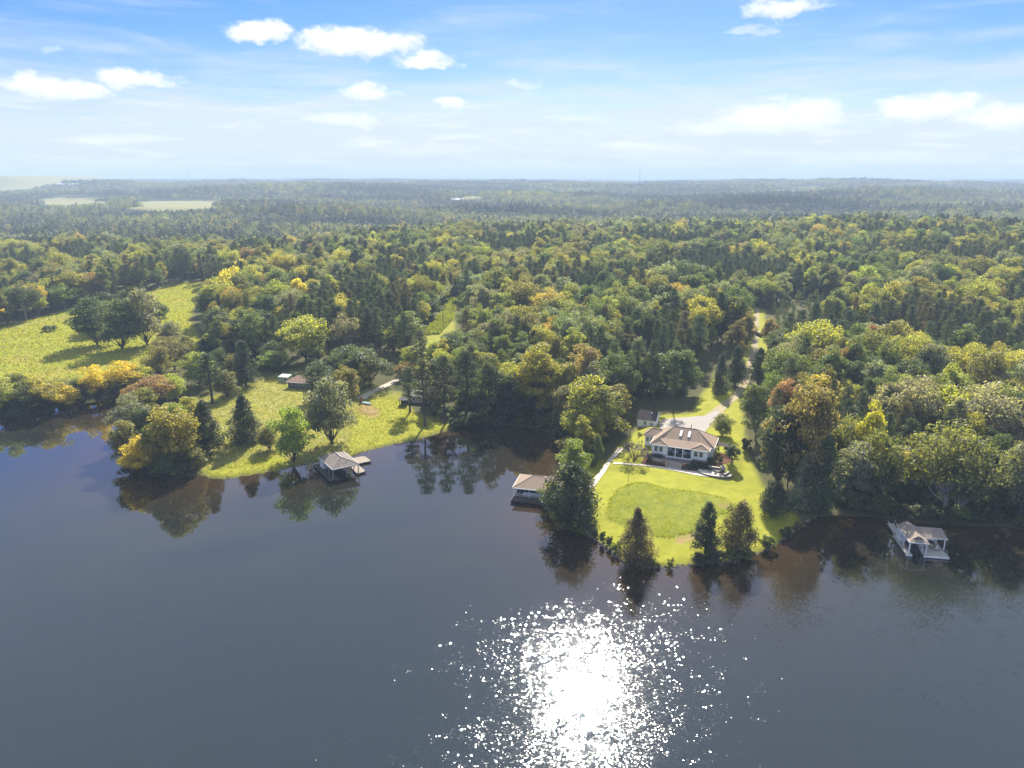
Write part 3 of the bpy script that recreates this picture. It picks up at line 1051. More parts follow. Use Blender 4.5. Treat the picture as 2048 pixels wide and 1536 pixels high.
# ------------------------------------------------------------------ individually placed trees and shrubs
HAND = [
    # house lawn
    ('cedar', 1271, 1126, 1014, 38, 'bronze', 'tall conical cedar at the tip of the lawn by the water', 3),
    ('cedar', 1411, 1106, 1002, 28, 'dark green', 'narrow dark cedar with bare trunk foot near the lawn shore', 1),
    ('cedar', 1475, 1108, 1003, 37, 'bronze', 'broad rounded cedar standing beside the narrow dark cedar', 2),
    ('cedar', 1545, 1033, 960, 29, 'dark green', 'small lone cedar casting its shadow on the right lawn edge', 2),
    ('broad', 1147, 975, 868, 38, 'lime green', 'bright lime tree rising behind the boathouse cedar', 1),
    ('cedar', 1142, 1046, 926, 58, 'dark green', 'big dark cedar hiding the right end of the central boathouse', 2),
    ('broad', 1102, 1012, 962, 28, 'olive', 'small olive tree leaning over the central boathouse deck', 5),
    ('broad', 1160, 1056, 995, 34, 'mid green', 'low rounded tree overhanging the water below the big cedar', 5),
    ('cedar', 1193, 922, 868, 15, 'green', 'small green evergreen beside the straight concrete path', 2),
    ('cedar', 1183, 934, 890, 12, 'dark green', 'short dark evergreen beside the straight concrete path', 2),
    ('broad', 1443, 872, 826, 24, 'olive', 'small olive tree on the lawn beside the gravel parking area', 5),
    ('broad', 1464, 926, 888, 15, 'dark green', 'small dark tree on the mulch bed right of the house', 7),
    ('cedar', 1439, 786, 706, 21, 'bluish green', 'lone conical cedar where the track enters the lawn', 0),
    ('cedar', 1515, 768, 694, 20, 'dark green', 'pointed dark cedar standing in front of the upper track', 1),
    ('cedar', 1541, 752, 678, 14, 'dark green', 'slender dark cedar on the right side of the upper track', 1),
    ('cedar', 1470, 772, 690, 20, 'dark green', 'dark cedar at the left edge of the track', 1),
    ('broad', 1468, 725, 640, 26, 'bronze', 'bronze tree crowding the left side of the upper track', 4),
    ('broad', 1492, 700, 622, 17, 'brownish', 'narrow brownish tree at the top of the track', 4),
    ('broad', 1536, 700, 632, 18, 'brownish', 'small brownish tree behind the parked vehicle', 7),
    # right shore
    ('cedar', 1604, 1012, 908, 36, 'grey-green', 'grey-green cedar at the right forest edge by the water', 0),
    ('cedar', 1640, 1020, 868, 34, 'mid green', 'taller green cedar just right of the grey-green one', 1),
    ('broad', 1552, 985, 800, 50, 'dark green', 'dark tree at the forest edge right of the house lawn', 1),
    ('broad', 1592, 990, 762, 66, 'brownish', 'tall brown-tinged tree above the right lawn edge', 0),
    ('broad', 1510, 880, 762, 36, 'green', 'green tree at the lawn corner right of the parking area', 7),
    ('broad', 1700, 1015, 866, 46, 'grey-green', 'pale grey-green tree behind the right shore', 1),
    ('broad', 1752, 1015, 850, 46, 'olive', 'olive tree above the right boathouse gangway', 3),
    ('broad', 1728, 980, 802, 32, 'bright yellow', 'slim yellow tree glowing among dark trees on the right shore', 4),
    ('broad', 1885, 1032, 845, 84, 'olive', 'spreading olive tree with pale leaning trunk behind the right boathouse', 6),
    ('broad', 1826, 985, 895, 42, 'golden', 'golden tree left of the pale leaning trunk', 6),
    ('broad', 1916, 1030, 930, 40, 'green', 'green tree with thin pale trunk at the right shore', 7),
    ('broad', 2035, 1040, 880, 48, 'grey-green', 'grey-green tree at the right edge of the photo by the water', 0),
    ('broad', 1978, 1000, 860, 40, 'deep green', 'dark tree in the gap near the right edge of the shore', 5),
    ('broad', 1800, 900, 745, 62, 'grey-green', 'large grey-green oak crown above the right shore', 2),
    ('broad', 1870, 890, 770, 58, 'yellow-green', 'large yellow-green oak beside the grey-green oak', 2),
    ('broad', 1960, 920, 770, 66, 'grey-green', 'wide pale oak near the right edge', 6),
    ('broad', 1625, 840, 742, 46, 'golden', 'golden-topped tree above the house lawn corner', 3),
    ('broad', 1575, 850, 760, 40, 'rusty', 'dull rust-brown tree left of the golden-topped tree', 0),
    # bay behind the boathouse
    ('broad', 1175, 880, 752, 52, 'yellow-green', 'yellow-green tree on the bay shore left of the white outbuilding', 0),
    ('broad', 1075, 842, 686, 50, 'yellow-green', 'tallest yellow-green tree at the head of the bay', 4),
    ('broad', 1165, 815, 685, 44, 'brownish', 'brownish tree behind the yellow-green bay trees', 0),
    ('broad', 1226, 850, 765, 36, 'olive', 'olive tree directly left of the white outbuilding', 7),
    ('broad', 1332, 784, 694, 46, 'deep green', 'large dark round tree behind the white outbuilding', 2),
    ('broad', 1262, 782, 700, 38, 'green', 'green tree above the white outbuilding roof', 4),
    ('broad', 1300, 782, 705, 34, 'deep green', 'dark tree right behind the white outbuilding ridge', 4),
    ('broad', 1364, 788, 700, 36, 'mid green', 'mid green tree at the back edge of the parking area', 0),
    ('pine', 850, 852, 720, 30, 'mid green', 'tall pine at the left end of the bay woods', 0),
    ('pine', 890, 848, 712, 28, 'mid green', 'second tall pine from the lawn at the bay woods', 2),
    ('pine', 935, 845, 705, 32, 'dark green', 'third tall pine from the lawn along the bay shore', 1),
    ('broad', 980, 845, 712, 36, 'mid green', 'mid green tree between the pines at the bay head', 4),
    ('broad', 1020, 845, 735, 32, 'deep green', 'dark tree in shade at the bay head', 1),
    ('broad', 1120, 860, 770, 30, 'grey-green', 'pale thin tree at the right corner of the bay', 7),
    ('shrub', 945, 852, 822, 34, 'mid green', 'broad shaded bush at the bay waterline', 2),
    ('shrub', 990, 852, 826, 26, 'mid green', 'smaller shaded bush beside the broad one at the bay', 2),
    ('shrub', 1130, 905, 868, 20, 'brownish', 'thin brownish bush on the bay shore behind the lime tree', 0),
    ('pine', 820, 825, 735, 26, 'mid green', 'short pine beside the hidden pink cabin', 2),
    # peninsula
    ('broad', 292, 948, 868, 44, 'bright yellow', 'bright yellow tree at the tip of the left peninsula', 5),
    ('broad', 350, 938, 812, 56, 'yellow-green', 'large yellow-green tree behind the bright yellow one', 0),
    ('broad', 268, 895, 782, 42, 'grey-green', 'grey-green willow-like tree on the left bank of the peninsula', 3),
    ('broad', 380, 940, 880, 32, 'olive', 'low olive tree on the peninsula shore', 5),
    ('broad', 320, 940, 838, 30, 'green', 'green tree squeezed between the peninsula tip trees', 7),
    ('broad', 262, 935, 838, 34, 'olive', 'olive tree on the left waterline of the peninsula tip', 7),
    ('broad', 305, 905, 800, 40, 'mid green', 'mid green tree inside the peninsula tip grove', 1),
    ('broad', 360, 900, 800, 34, 'lime green', 'lime tree inside the peninsula tip grove', 5),
    ('broad', 335, 955, 905, 30, 'green', 'low green bush-like tree at the peninsula waterline', 5),
    ('broad', 290, 860, 775, 34, 'olive', 'olive tree at the neck of the peninsula', 0),
    ('broad', 540, 900, 850, 24, 'olive', 'small olive tree between the broad dark cedar and the light green tree', 5),
    ('cedar', 415, 908, 798, 33, 'dark green', 'dense dark cedar on the peninsula near the tip', 1),
    ('cedar', 492, 884, 788, 37, 'dark green', 'broad dark cedar in the middle of the peninsula', 0),
    ('broad', 588, 925, 806, 42, 'lime green', 'light green tree left of the grey boathouse', 5),
    ('broad', 665, 888, 748, 54, 'grey-green', 'big grey-green oak behind the grey boathouse', 5),
    ('broad', 640, 800, 718, 36, 'bluish green', 'dark bluish tree beside the red-roofed cottage', 5),
    ('broad', 690, 815, 735, 34, 'olive', 'olive tree right of the red-roofed cottage', 0),
    ('pine', 425, 808, 708, 34, 'dark green', 'tall pine with bare trunk on the peninsula', 1),
    ('cedar', 492, 772, 680, 26, 'dark green', 'dark upright cedar left of the pale green shed', 1),
    ('broad', 455, 795, 738, 28, 'olive', 'olive tree right of the bare-trunked pine', 5),
    ('broad', 308, 812, 752, 42, 'rusty', 'rust-red tree on the neck of the left peninsula', 2),
    ('broad', 265, 815, 770, 24, 'rusty', 'smaller reddish tree by the left inlet', 5),
    ('broad', 385, 855, 790, 26, 'yellow-green', 'small yellow-green tree beside the dense dark cedar', 7),
    ('broad', 345, 800, 745, 30, 'yellow-green', 'yellow-green bush-like tree behind the rust-red tree', 5),
    ('broad', 400, 770, 700, 38, 'lime green', 'lime tree at the right end of the left field', 5),
    ('broad', 350, 740, 668, 30, 'brownish', 'brownish tree at the right corner of the left field', 3),
    ('broad', 320, 760, 690, 32, 'olive', 'olive tree at the lower right corner of the left field', 0),
    ('broad', 347, 692, 640, 26, 'grey-green', 'grey-green tree on the hedge between field clump and broad pine', 5),
    ('broad', 374, 716, 668, 24, 'olive', 'olive tree on the hedge below the broad pine', 5),
    ('broad', 328, 716, 668, 22, 'brownish', 'brownish thicket tree at the foot of the field clump', 3),
    ('broad', 612, 725, 630, 50, 'yellow-green', 'round yellow-green tree behind the pale green shed', 2),
    ('broad', 550, 735, 700, 36, 'lime green', 'low lime bushes behind the pale green shed', 5),
    ('pine', 440, 705, 620, 36, 'mid green', 'broad pine behind the peninsula clearing', 1),
    ('pine', 480, 715, 640, 26, 'dark green', 'narrower pine right of the broad pine', 2),
    ('cedar', 415, 720, 668, 24, 'dark green', 'squat dark cedar below the broad pine', 0),
    ('pine', 540, 700, 628, 30, 'dark green', 'dark pine left of the round yellow-green tree', 1),
    ('broad', 740, 770, 700, 44, 'mid green', 'mid green tree behind the gravel lane', 0),
    ('broad', 700, 760, 690, 40, 'deep green', 'dark tree left of the gravel lane', 2),
    ('broad', 814, 758, 722, 22, 'rusty', 'small bare reddish tree beside the gravel lane', 3),
    ('pine', 842, 745, 660, 20, 'mid green', 'slim pine standing in front of the power line clearing', 2),
    ('broad', 872, 738, 682, 24, 'lime green', 'lime tree below the power line clearing', 5),
    ('broad', 905, 735, 670, 26, 'olive', 'olive tree at the lower right of the power line clearing', 7),
    ('broad', 820, 740, 690, 24, 'yellow-green', 'yellow-green tree between lane and power line clearing', 5),
    ('broad', 815, 700, 612, 40, 'green', 'tree left of the power line clearing', 1),
    # clump in the left field
    ('broad', 195, 690, 588, 44, 'deep green', 'left tree of the clump in the field', 5),
    ('broad', 245, 698, 592, 46, 'mid green', 'middle tree of the clump in the field', 5),
    ('broad', 295, 690, 572, 42, 'grey-green', 'tallest right tree of the clump in the field', 5),
    ('broad', 220, 660, 580, 40, 'dark green', 'rear left tree of the clump in the field', 5),
    ('broad', 272, 655, 570, 40, 'dark green', 'rear right tree of the clump in the field', 5),
    ('shrub', 100, 662, 650, 15, 'mid green', 'lone green bush in the left field', 2),
    ('broad', 320, 650, 600, 22, 'green', 'small tree at the right edge of the field clump', 7),
]
for k, (x, b_, tp, hw, tn) in enumerate([(10, 832, 748, 46, 'yellow-green'), (55, 834, 770, 34, 'mid green'), (95, 826, 746, 42, 'golden'), (40, 815, 742, 36, 'olive'), (135, 818, 768, 34, 'bright yellow'),
                                         (165, 810, 756, 30, 'mid green'), (195, 805, 722, 30, 'bright yellow'), (225, 800, 750, 28, 'olive'), (250, 790, 714, 34, 'bright yellow'), (285, 780, 728, 30, 'yellow-green'),
                                         (215, 800, 764, 26, 'mid green'), (75, 812, 752, 34, 'yellow-green'), (120, 806, 760, 30, 'olive')]):
    HAND.append(('broad', x, b_, tp, hw, tn, f'{tn} small tree on the left bay shore, {["first", "second", "third", "fourth", "fifth", "sixth", "seventh", "eighth", "ninth", "tenth", "eleventh", "twelfth", "thirteenth"][k]} planted from the left edge', 5 if k % 2 else 3))
_order = sorted([h for h in HAND if 'on the left bay shore' in h[6]], key=lambda h: h[1])
_ord = ['first', 'second', 'third', 'fourth', 'fifth', 'sixth', 'seventh', 'eighth', 'ninth', 'tenth', 'eleventh', 'twelfth', 'thirteenth']
_lab = {id(h): f'{h[5]} small tree on the left bay shore, {_ord[i]} from the left edge' for i, h in enumerate(_order)}
HAND = [h[:6] + (_lab.get(id(h), h[6]),) + h[7:] for h in HAND]
for h in HAND:
    plant_px(h[0], h[1], h[2], h[3], h[4], h[5], h[6], h[7])
SH = [(1191, 1077, 1054, 7, 'dark green', 'clipped dark shrub at the lawn shore, leftmost of three', 1), (1206, 1086, 1055, 9, 'green', 'tallest clipped shrub on the lawn shore near the big cedar', 1),
      (1219, 1094, 1066, 8, 'mid green', 'third shrub of the lawn shore row left of tall cedar', 1), (1232, 1106, 1078, 12, 'lime green', 'lime bush touching the left side of the tall conical cedar', 0),
      (1300, 1132, 1108, 13, 'olive', 'bush at the right foot of the tall conical cedar', 0), (1316, 1135, 1122, 5, 'green', 'tiny shrub on the rocks at the lawn tip', 0),
      (1340, 1136, 1110, 9, 'yellow-green', 'round lone shrub on the rocks at the lawn tip', 1), (1402, 1128, 1102, 18, 'mid green', 'left end bush of the waterside hedge below the paired cedars', 0),
      (1432, 1127, 1100, 20, 'deep green', 'second bush of the waterside hedge below the paired cedars', 2), (1462, 1124, 1094, 20, 'green', 'third bush of the waterside hedge below the paired cedars', 2),
      (1492, 1116, 1092, 16, 'olive', 'right end bush of the waterside hedge below the paired cedars', 0), (1536, 1101, 1072, 17, 'green', 'green bush on the right lawn shore', 2),
      (1572, 1074, 1052, 13, 'mid green', 'bush where the right lawn meets the dark cove', 0), (1596, 1058, 1040, 10, 'olive', 'small bush in the corner of the dark cove', 0),
      (1455, 905, 880, 8, 'deep green', 'dark evergreen shrub at the right side of the house', 1), (1432, 894, 878, 6, 'deep green', 'upright shrub at the rear right corner of the house', 1),
      (1392, 935, 922, 12, 'dark green', 'dark shrub under the right wing windows', 2), (1408, 937, 924, 10, 'dark green', 'dark shrub at the front right corner of the house', 0),
      (1420, 926, 910, 8, 'mid green', 'shrub beside the right house wall', 0), (1440, 926, 908, 7, 'deep green', 'small shrub in the right mulch bed', 1), (1378, 938, 926, 8, 'dark green', 'low shrub right of the terrace steps', 2),
      (1296, 920, 905, 8, 'deep green', 'dark rounded shrub at the left end of the terrace', 2), (1327, 930, 922, 5, 'lime green', 'pale shrub left of the terrace steps', 0),
      (1280, 872, 864, 6, 'yellow-green', 'low yellow-green bush beside the white outbuilding', 0), (1492, 905, 868, 12, 'dark green', 'dark shrub at the right lawn edge beside the woods', 1),
      (1130, 1050, 1022, 22, 'mid green', 'bush at the foot of the big dark cedar', 2), (1180, 1066, 1038, 14, 'grey-green', 'grey-green bush on the bank below the big dark cedar', 0)]
for x, b_, tp, hw, tn, lab, vr in SH:
    plant_px('shrub', x, b_, tp, hw, tn, lab, vr, 'garden and shore shrubs')

# bare crape myrtle by the path
x, y, z = gnd(1268, 922)
bt = empty('bare_tree', (x, y, z))
tag(bt, 'leafless grey-purple tree where the paths meet beside the house', 'tree')
mb = MB()
tw = MB()


def grow(p, d, L, r_, lev):
    q = p + d * L
    (mb if lev < 2 else tw).tube(p, q, r_, r_ * .7, 5 if lev < 2 else 3)
    if lev >= 5:
        return
    for _ in range(3):
        nd = (d + Vector(rng.randn(3)) * .46 + Vector((0, 0, -.02))).normalized()
        nd.z = max(nd.z, -.05)
        grow(q, nd, L * rng.uniform(.7, .86), max(r_ * .62, .042), lev + 1)


for k in range(4):
    th = k * 1.6
    grow(Vector((0, 0, -.3)), Vector((.5 * math.cos(th), .5 * math.sin(th), 1)).normalized(), 1.75, .13, 0)
twig = mat('grey_twig', (.17, .135, .135), .9, .1)
mb.build('trunk', M['bark'], bt)
tw.build('twigs', twig, bt)
PLACED.append((x, y, 4))

# ------------------------------------------------------------------ the woods
KEEP = [K_FIELD, K_PEN, K_HOUSE, K_DRIVE, K_LINE, [(1425, 790), (1440, 700), (1455, 690), (1460, 780)], [(1385, 830), (1400, 760), (1440, 700), (1450, 760), (1480, 800)], [(1270, 818), (1330, 818), (1330, 862), (1270, 862)], [(1765, 1000), (1905, 1000), (1905, 1050), (1765, 1050)]]
WATERVIEW = [(905, 862), (960, 852), (1100, 862), (1115, 900), (1090, 1000), (1000, 1000), (700, 920)]
cand = []
fr = np.random.RandomState(21)
step = 7.7
yy = 150.0
while yy < 860:
    st_ = step * (1 + max(0, yy - 500) / 1800)
    half = yy * .80 + 40
    xx = -half
    while xx < half:
        cand.append((xx + fr.uniform(-.42, .42) * st_, yy + fr.uniform(-.42, .42) * st_))
        xx += st_
    yy += st_
cand = np.array(cand)
csd = grid(GS, cand[:, 0], cand[:, 1])
ch = grid(GH, cand[:, 0], cand[:, 1])
ok = csd > 2.0
bx_, by_ = proj(cand[:, 0], cand[:, 1], ch)
pn = wob(cand[:, 0], cand[:, 1], 150, 1) + .6 * wob(cand[:, 0], cand[:, 1], 60, 3)
ispine = (pn + fr.uniform(-.5, .5, len(cand))) > .38
# the young pine stand right of the upper track
young = inpoly(bx_, by_, [(1530, 690), (1528, 620), (1600, 595), (1680, 610), (1640, 660), (1580, 700)])
ispine |= young
iscedar = (~ispine) & (fr.rand(len(cand)) < .10)
hg = np.where(ispine, fr.uniform(15, 22, len(cand)), np.where(iscedar, fr.uniform(10, 15, len(cand)), np.clip(fr.normal(16, 3.6, len(cand)), 8, 24)))
hg = np.where(young, fr.uniform(6, 8.5, len(cand)), hg)
hg *= 1 + .12 * wob(cand[:, 0], cand[:, 1], 110, 2)
hg = np.where(csd < 14, hg * .85, hg)
pen = (cand[:, 0] < -28) & (cand[:, 1] < 300)
hg = np.where(pen, hg * .55, hg)
for k in KEEP:
    ok &= ~inpoly(bx_, by_, k)
for f in (.15, .3, .45, .6, .75, .9, 1.0):
    tx, ty = proj(cand[:, 0], cand[:, 1], ch + hg * f)
    for dx_ in (-1.0, -.5, 0.0, .5, 1.0):
        tx2 = tx + dx_ * 5.0 * F / (cand[:, 1] * cp + (HCAM - ch) * sp) * (1.0 if f < 1 else .2)
        for k in KEEP:
            ok &= ~inpoly(tx2, ty, k)
# keep clear of the individually placed trees
PP = np.array(PLACED)
for px_, py_, r_ in PP:
    ok &= (cand[:, 0] - px_) ** 2 + (cand[:, 1] - py_) ** 2 > (min(r_, 5) * .75 + 1.0) ** 2
ok &= ~(pen & (fr.rand(len(cand)) < .62))
# far clearings in view
for k in FAR_FIELDS:
    ok &= ~inpoly(bx_, by_, k)
    tx, ty = proj(cand[:, 0], cand[:, 1], ch + hg)
    ok &= ~(inpoly(tx, ty, k) & (cand[:, 1] > 600))
idx = np.nonzero(ok)[0]
print('single trees', len(idx))
tn_b = ['green', 'deep green', 'olive', 'yellow-green', 'golden', 'rusty', 'grey-green', 'brownish', 'bright yellow', 'lime green']
pw = np.array([.25, .17, .25, .15, .022, .004, .12, .03, .004, .02])
pw /= pw.sum()
trees = []
tn2 = wob(cand[:, 0], cand[:, 1], 90, 2)
for i in idx:
    kd = 'pine' if ispine[i] else ('cedar' if iscedar[i] else 'broad')
    if kd == 'broad':
        w_ = pw.copy()
        if tn2[i] > .35:
            w_[[2, 3, 4, 7]] *= 2.2
        elif tn2[i] < -.4:
            w_[[0, 1, 6]] *= 2.0
        tn = fr.choice(tn_b, p=w_ / w_.sum())
    elif kd == 'pine':
        tn = fr.choice(['mid green', 'dark green', 'deep green', 'bronze'], p=[.42, .30, .2, .08])
        if young[i]:
            tn = 'green'
    else:
        tn = fr.choice(['dark green', 'bluish green', 'bronze'])
    vr = fr.randint(len(PROTO[kd]))
    x, y = cand[i]
    trees.append((kd, float(x), float(y), float(ch[i]) - .1, float(hg[i]), float(np.clip(fr.normal(.94, .16), .6, 1.4)), str(tn), int(vr), float(bx_[i]), float(by_[i])))

# the trees that show largest stay individuals; only those whose crown is in the frame count
inview = [t_ for t_ in trees if -60 < t_[8] < 2108]
outv = [t_ for t_ in trees if not -60 < t_[8] < 2108]
counts = {'broad': 300 - sum(1 for h in HAND if h[0] == 'broad'), 'pine': 230, 'cedar': 150}
inview.sort(key=lambda t_: t_[2])
indiv, rest = [], list(outv)
for t_ in inview:
    if counts[t_[0]] > 0 and t_[2] < 520:
        counts[t_[0]] -= 1
        indiv.append(t_)
    else:
        rest.append(t_)
LANDMARK = [('white outbuilding', 1298, 845), ('house', 1360, 890), ('dark cove', 1640, 1030), ('right boathouse', 1840, 1070), ('vehicle on the track', 1518, 668), ('head of the bay', 1010, 850),
            ('gravel lane', 760, 775), ('red-roofed cottage', 590, 770), ('power line clearing', 900, 610), ('field clump', 245, 690), ('left field', 90, 700), ('pink cabin', 835, 790),
            ('young pine stand', 1590, 640), ('right edge of the frame', 2040, 850), ('left edge of the frame', 5, 600), ('lone conical cedar', 1439, 786), ('upper end of the left field', 370, 580), ('peninsula tip', 330, 900)]
bylab = {}
for t_ in indiv:
    li = min(range(len(LANDMARK)), key=lambda k: (LANDMARK[k][1] - t_[8]) ** 2 + 4 * (LANDMARK[k][2] - t_[9]) ** 2)
    dd_ = math.hypot(LANDMARK[li][1] - t_[8], LANDMARK[li][2] - t_[9])
    bylab.setdefault((t_[0], t_[6], li), []).append((dd_, t_))


def ordinal(n):
    s = {1: 'st', 2: 'nd', 3: 'rd'}.get(n % 10 if n % 100 not in (11, 12, 13) else 0, 'th')
    return f'{n}{s}'


for (kd, tn, li), lst in bylab.items():
    lst.sort(key=lambda q: q[0])
    for k, (_, t_) in enumerate(lst):
        w_ = 'nearest such to the' if k == 0 else f'{ordinal(k + 1)} nearest such to the'
        plant(kd, (t_[1], t_[2], t_[3]), t_[4], t_[5], tn, t_[7], f'{tn} {KINDNAME[kd][1]}, {w_} {LANDMARK[li][0]}', f'{KINDNAME[kd][1]}s of the woods')
print('individual', len(indiv), 'mass', len(rest))

# ---- far woods: patches of small trees
protoC = bpy.data.collections.new('tree_shapes')
names = []


def shape(name, parts):
    """a joined tree shape used only as an instance source for the far woods"""
    V, Fc, mi, lv, vc, mats = [], [], [], [], [], []
    me = parts
    o = bpy.data.objects.new(name, me)
    protoC.objects.link(o)
    names.append(name)


def low_crown_patch(seed, conifer):
    r2 = np.random.RandomState(seed)
    Cs, Ns, Sz, Vc, Lv = [], [], [], [], []
    n_t = 22
    for k in range(n_t):
        a = r2.uniform(0, 2 * math.pi)
        rad = 31 * math.sqrt((k + .5) / n_t)
        a = k * 2.39996 + r2.uniform(-.3, .3)
        cx_, cy_ = rad * math.cos(a), rad * math.sin(a)
        con = r2.rand() < conifer
        Ht = r2.uniform(15, 23) * (1.05 if con else 1)
        rw = r2.uniform(3.0, 4.8) if con else r2.uniform(4.0, 8.0)
        n = 110
        d = sph(n, -.5)
        lob = 1 + .22 * np.sin(d[:, 0] * 7 + k) * np.sin(d[:, 1] * 6 + 2 * k)
        pts = np.stack([cx_ + d[:, 0] * rw * lob, cy_ + d[:, 1] * rw * lob, Ht * .62 + d[:, 2] * Ht * .38 * lob], 1)
        if con:
            f = (pts[:, 2] / Ht)
            pts[:, :2] = np.array([cx_, cy_]) + (pts[:, :2] - np.array([cx_, cy_])) * np.clip(1.5 - f, .25, 1.1)[:, None]
        Cs.append(pts)
        Ns.append(d + r2.randn(n, 3) * .4)
        Sz.append(np.full(n, 1.75) * r2.uniform(.7, 1.3, n))
        c = TINT[r2.choice(['mid green', 'dark green', 'deep green'])] if con else TINT[r2.choice(tn_b, p=pw)]
        Vc.append(np.repeat(np.array([(*c, 1.0)]), n * 4, 0))
        Lv.append(np.clip(r2.rand() * .4 + .25 + r2.randn(n) * .1, 0, 1))
    V, Q, lv = leaf_quads(np.concatenate(Cs), np.concatenate(Ns), np.concatenate(Sz), .9, np.concatenate(Lv))
    return fast_mesh('far_patch', V, Q, [M['farleaf']], {'leafvar': ('FLOAT', lv), 'vcol': ('FLOAT_COLOR', np.concatenate(Vc))})


def join_proto(tm, cm):
    """trunk and crown of one shape as a single mesh with two materials"""
    nv = len(tm.vertices)
    me_ = bpy.data.meshes.new('shape')
    import bmesh
    bm2 = bmesh.new()
    bm2.from_mesh(cm)
    nf = len(bm2.faces)
    bm2.from_mesh(tm)
    bm2.faces.ensure_lookup_table()
    for f in bm2.faces[nf:]:
        f.material_index = 1
    bm2.to_mesh(me_)
    bm2.free()
    me_.materials.append(cm.materials[0])
    me_.materials.append(tm.materials[0])
    return me_


order = []
for kd in ('broad', 'cedar', 'pine', 'shrub'):
    for v_, (tm, cm, H) in enumerate(PROTO[kd]):
        nm = f'a_{kd}_{v_:02d}'
        shape(nm, join_proto(tm, cm))
        order.append(((kd, v_), nm))
for k in range(8):
    nm = f'b_patch_{k:02d}'
    shape(nm, low_crown_patch(100 + k, [.05, .15, .2, .3, .35, .5, .8, .95][k]))
    order.append((('patch', k), nm))
sorted_names = sorted(nm for _, nm in order)
index_of = {key: sorted_names.index(nm) for key, nm in order}

PT, SC_, RT, TI, IX = [], [], [], [], []
for kd, x, y, z, hgt, wid, tn, vr, _, _ in rest:
    s = hgt / PROTO[kd][vr][2]
    PT.append((x, y, z))
    SC_.append((s * wid, s * wid, s))
    RT.append((0, 0, fr.uniform(0, 6.28)))
    TI.append((*jit(TINT[tn], fr), 1))
    IX.append(index_of[(kd, vr)])
for i in range(len(_S) - 1):
    a, b_ = _S[i], _S[i + 1]
    L_ = math.dist(a, b_)
    if L_ > 120:
        continue
    for k in range(int(L_ * 1.3)):
        f = fr.rand()
        nx, ny = -(b_[1] - a[1]) / L_, (b_[0] - a[0]) / L_
        off = 14 * fr.rand() ** 1.3 + .8
        x, y = a[0] + (b_[0] - a[0]) * f + nx * off, a[1] + (b_[1] - a[1]) * f + ny * off
        z = hz(x, y)
        q1_, q2_ = proj(x, y, z)
        h_ = fr.uniform(1.6, 4.2)
        t1_, t2_ = proj(x, y, z + h_)
        if grid(GS, [x], [y])[0] < .6 or any(inpoly([q1_], [q2_], k_)[0] or inpoly([t1_], [t2_], k_)[0] for k_ in (K_PEN, K_HOUSE)):
            continue
        v_ = fr.randint(3)
        PT.append((x, y, z - .1))
        s_ = h_ / PROTO['shrub'][v_][2]
        SC_.append((s_ * 1.25, s_ * 1.25, s_))
        RT.append((0, 0, fr.uniform(0, 6.28)))
        TI.append((*jit(TINT[fr.choice(['yellow-green', 'olive', 'mid green', 'golden', 'green'] if x < -80 else ['olive', 'mid green', 'green', 'deep green'])], fr), 1))
        IX.append(index_of[('shrub', v_)])
pc = []
yy = 850.0
while yy < 6600:
    st_ = 52 * (1 + max(0, yy - 2500) / 6000)
    half = yy * .78 + 60
    xx = -half + fr.uniform(0, st_)
    while xx < half:
        pc.append((xx + fr.uniform(-.35, .35) * st_, yy + fr.uniform(-.35, .35) * st_, st_ / 52))
        xx += st_
    yy += st_ * .92
pc = np.array(pc)
pxh = grid(GH, pc[:, 0], pc[:, 1])
q1, q2 = proj(pc[:, 0], pc[:, 1], pxh)
t1, t2 = proj(pc[:, 0], pc[:, 1], pxh + 19)
okp = ~((np.abs(pc[:, 0] + 3020) < 880) & (np.abs(pc[:, 1] - 3950) < 720))
okp &= ~((np.abs(pc[:, 0] + 2900) < 900) & (pc[:, 1] > 3000) & (pc[:, 1] < 3400))
for k in FAR_FIELDS:
    okp &= ~inpoly(q1, q2, k)
    okp &= ~inpoly(t1, t2, k)
    okp &= ~inpoly(q1, q2 - 2, k)
con_n = wob(pc[:, 0], pc[:, 1] * 2.0, 800, 3)
for i in np.nonzero(okp)[0]:
    x, y, s = pc[i]
    PT.append((x, y, pxh[i] - 1.0))
    SC_.append((1.15 * s, 1.15 * s, fr.uniform(.85, 1.15)))
    RT.append((0, 0, fr.uniform(0, 6.28)))
    f = .74 * fr.uniform(.85, 1.15) * (1 + .30 * wob(x, y, 420, 1)) * (1 - .38 * float(smooth(con_n[i], -.1, .7)))
    TI.append((f, f * fr.uniform(.95, 1.05), f, 1))
    IX.append(index_of[('patch', int(np.clip(3.2 + con_n[i] * 4.5 + fr.uniform(-1.2, 1.2), 0, 7)))])
print('instances', len(PT))
fm = fast_mesh('forest_points', np.array(PT), np.zeros((0, 3), np.int32), [], {
    'tint': ('FLOAT_COLOR', np.array(TI)), 'rot': ('FLOAT_VECTOR', np.array(RT)), 'scl': ('FLOAT_VECTOR', np.array(SC_)), 'idx': ('INT', np.array(IX))})
forest = obj('forest', fm)
tag(forest, 'mixed autumn woods rolling back to the hazy horizon', 'forest', None, 'stuff')
ng = bpy.data.node_groups.new('forest_scatter', 'GeometryNodeTree')
ng.interface.new_socket('Geometry', in_out='INPUT', socket_type='NodeSocketGeometry')
ng.interface.new_socket('Geometry', in_out='OUTPUT', socket_type='NodeSocketGeometry')
gi, go = ng.nodes.new('NodeGroupInput'), ng.nodes.new('NodeGroupOutput')
ci = ng.nodes.new('GeometryNodeCollectionInfo')
ci.inputs['Collection'].default_value = protoC
ci.inputs['Separate Children'].default_value = True
ci.inputs['Reset Children'].default_value = True
ip = ng.nodes.new('GeometryNodeInstanceOnPoints')
ip.inputs['Pick Instance'].default_value = True


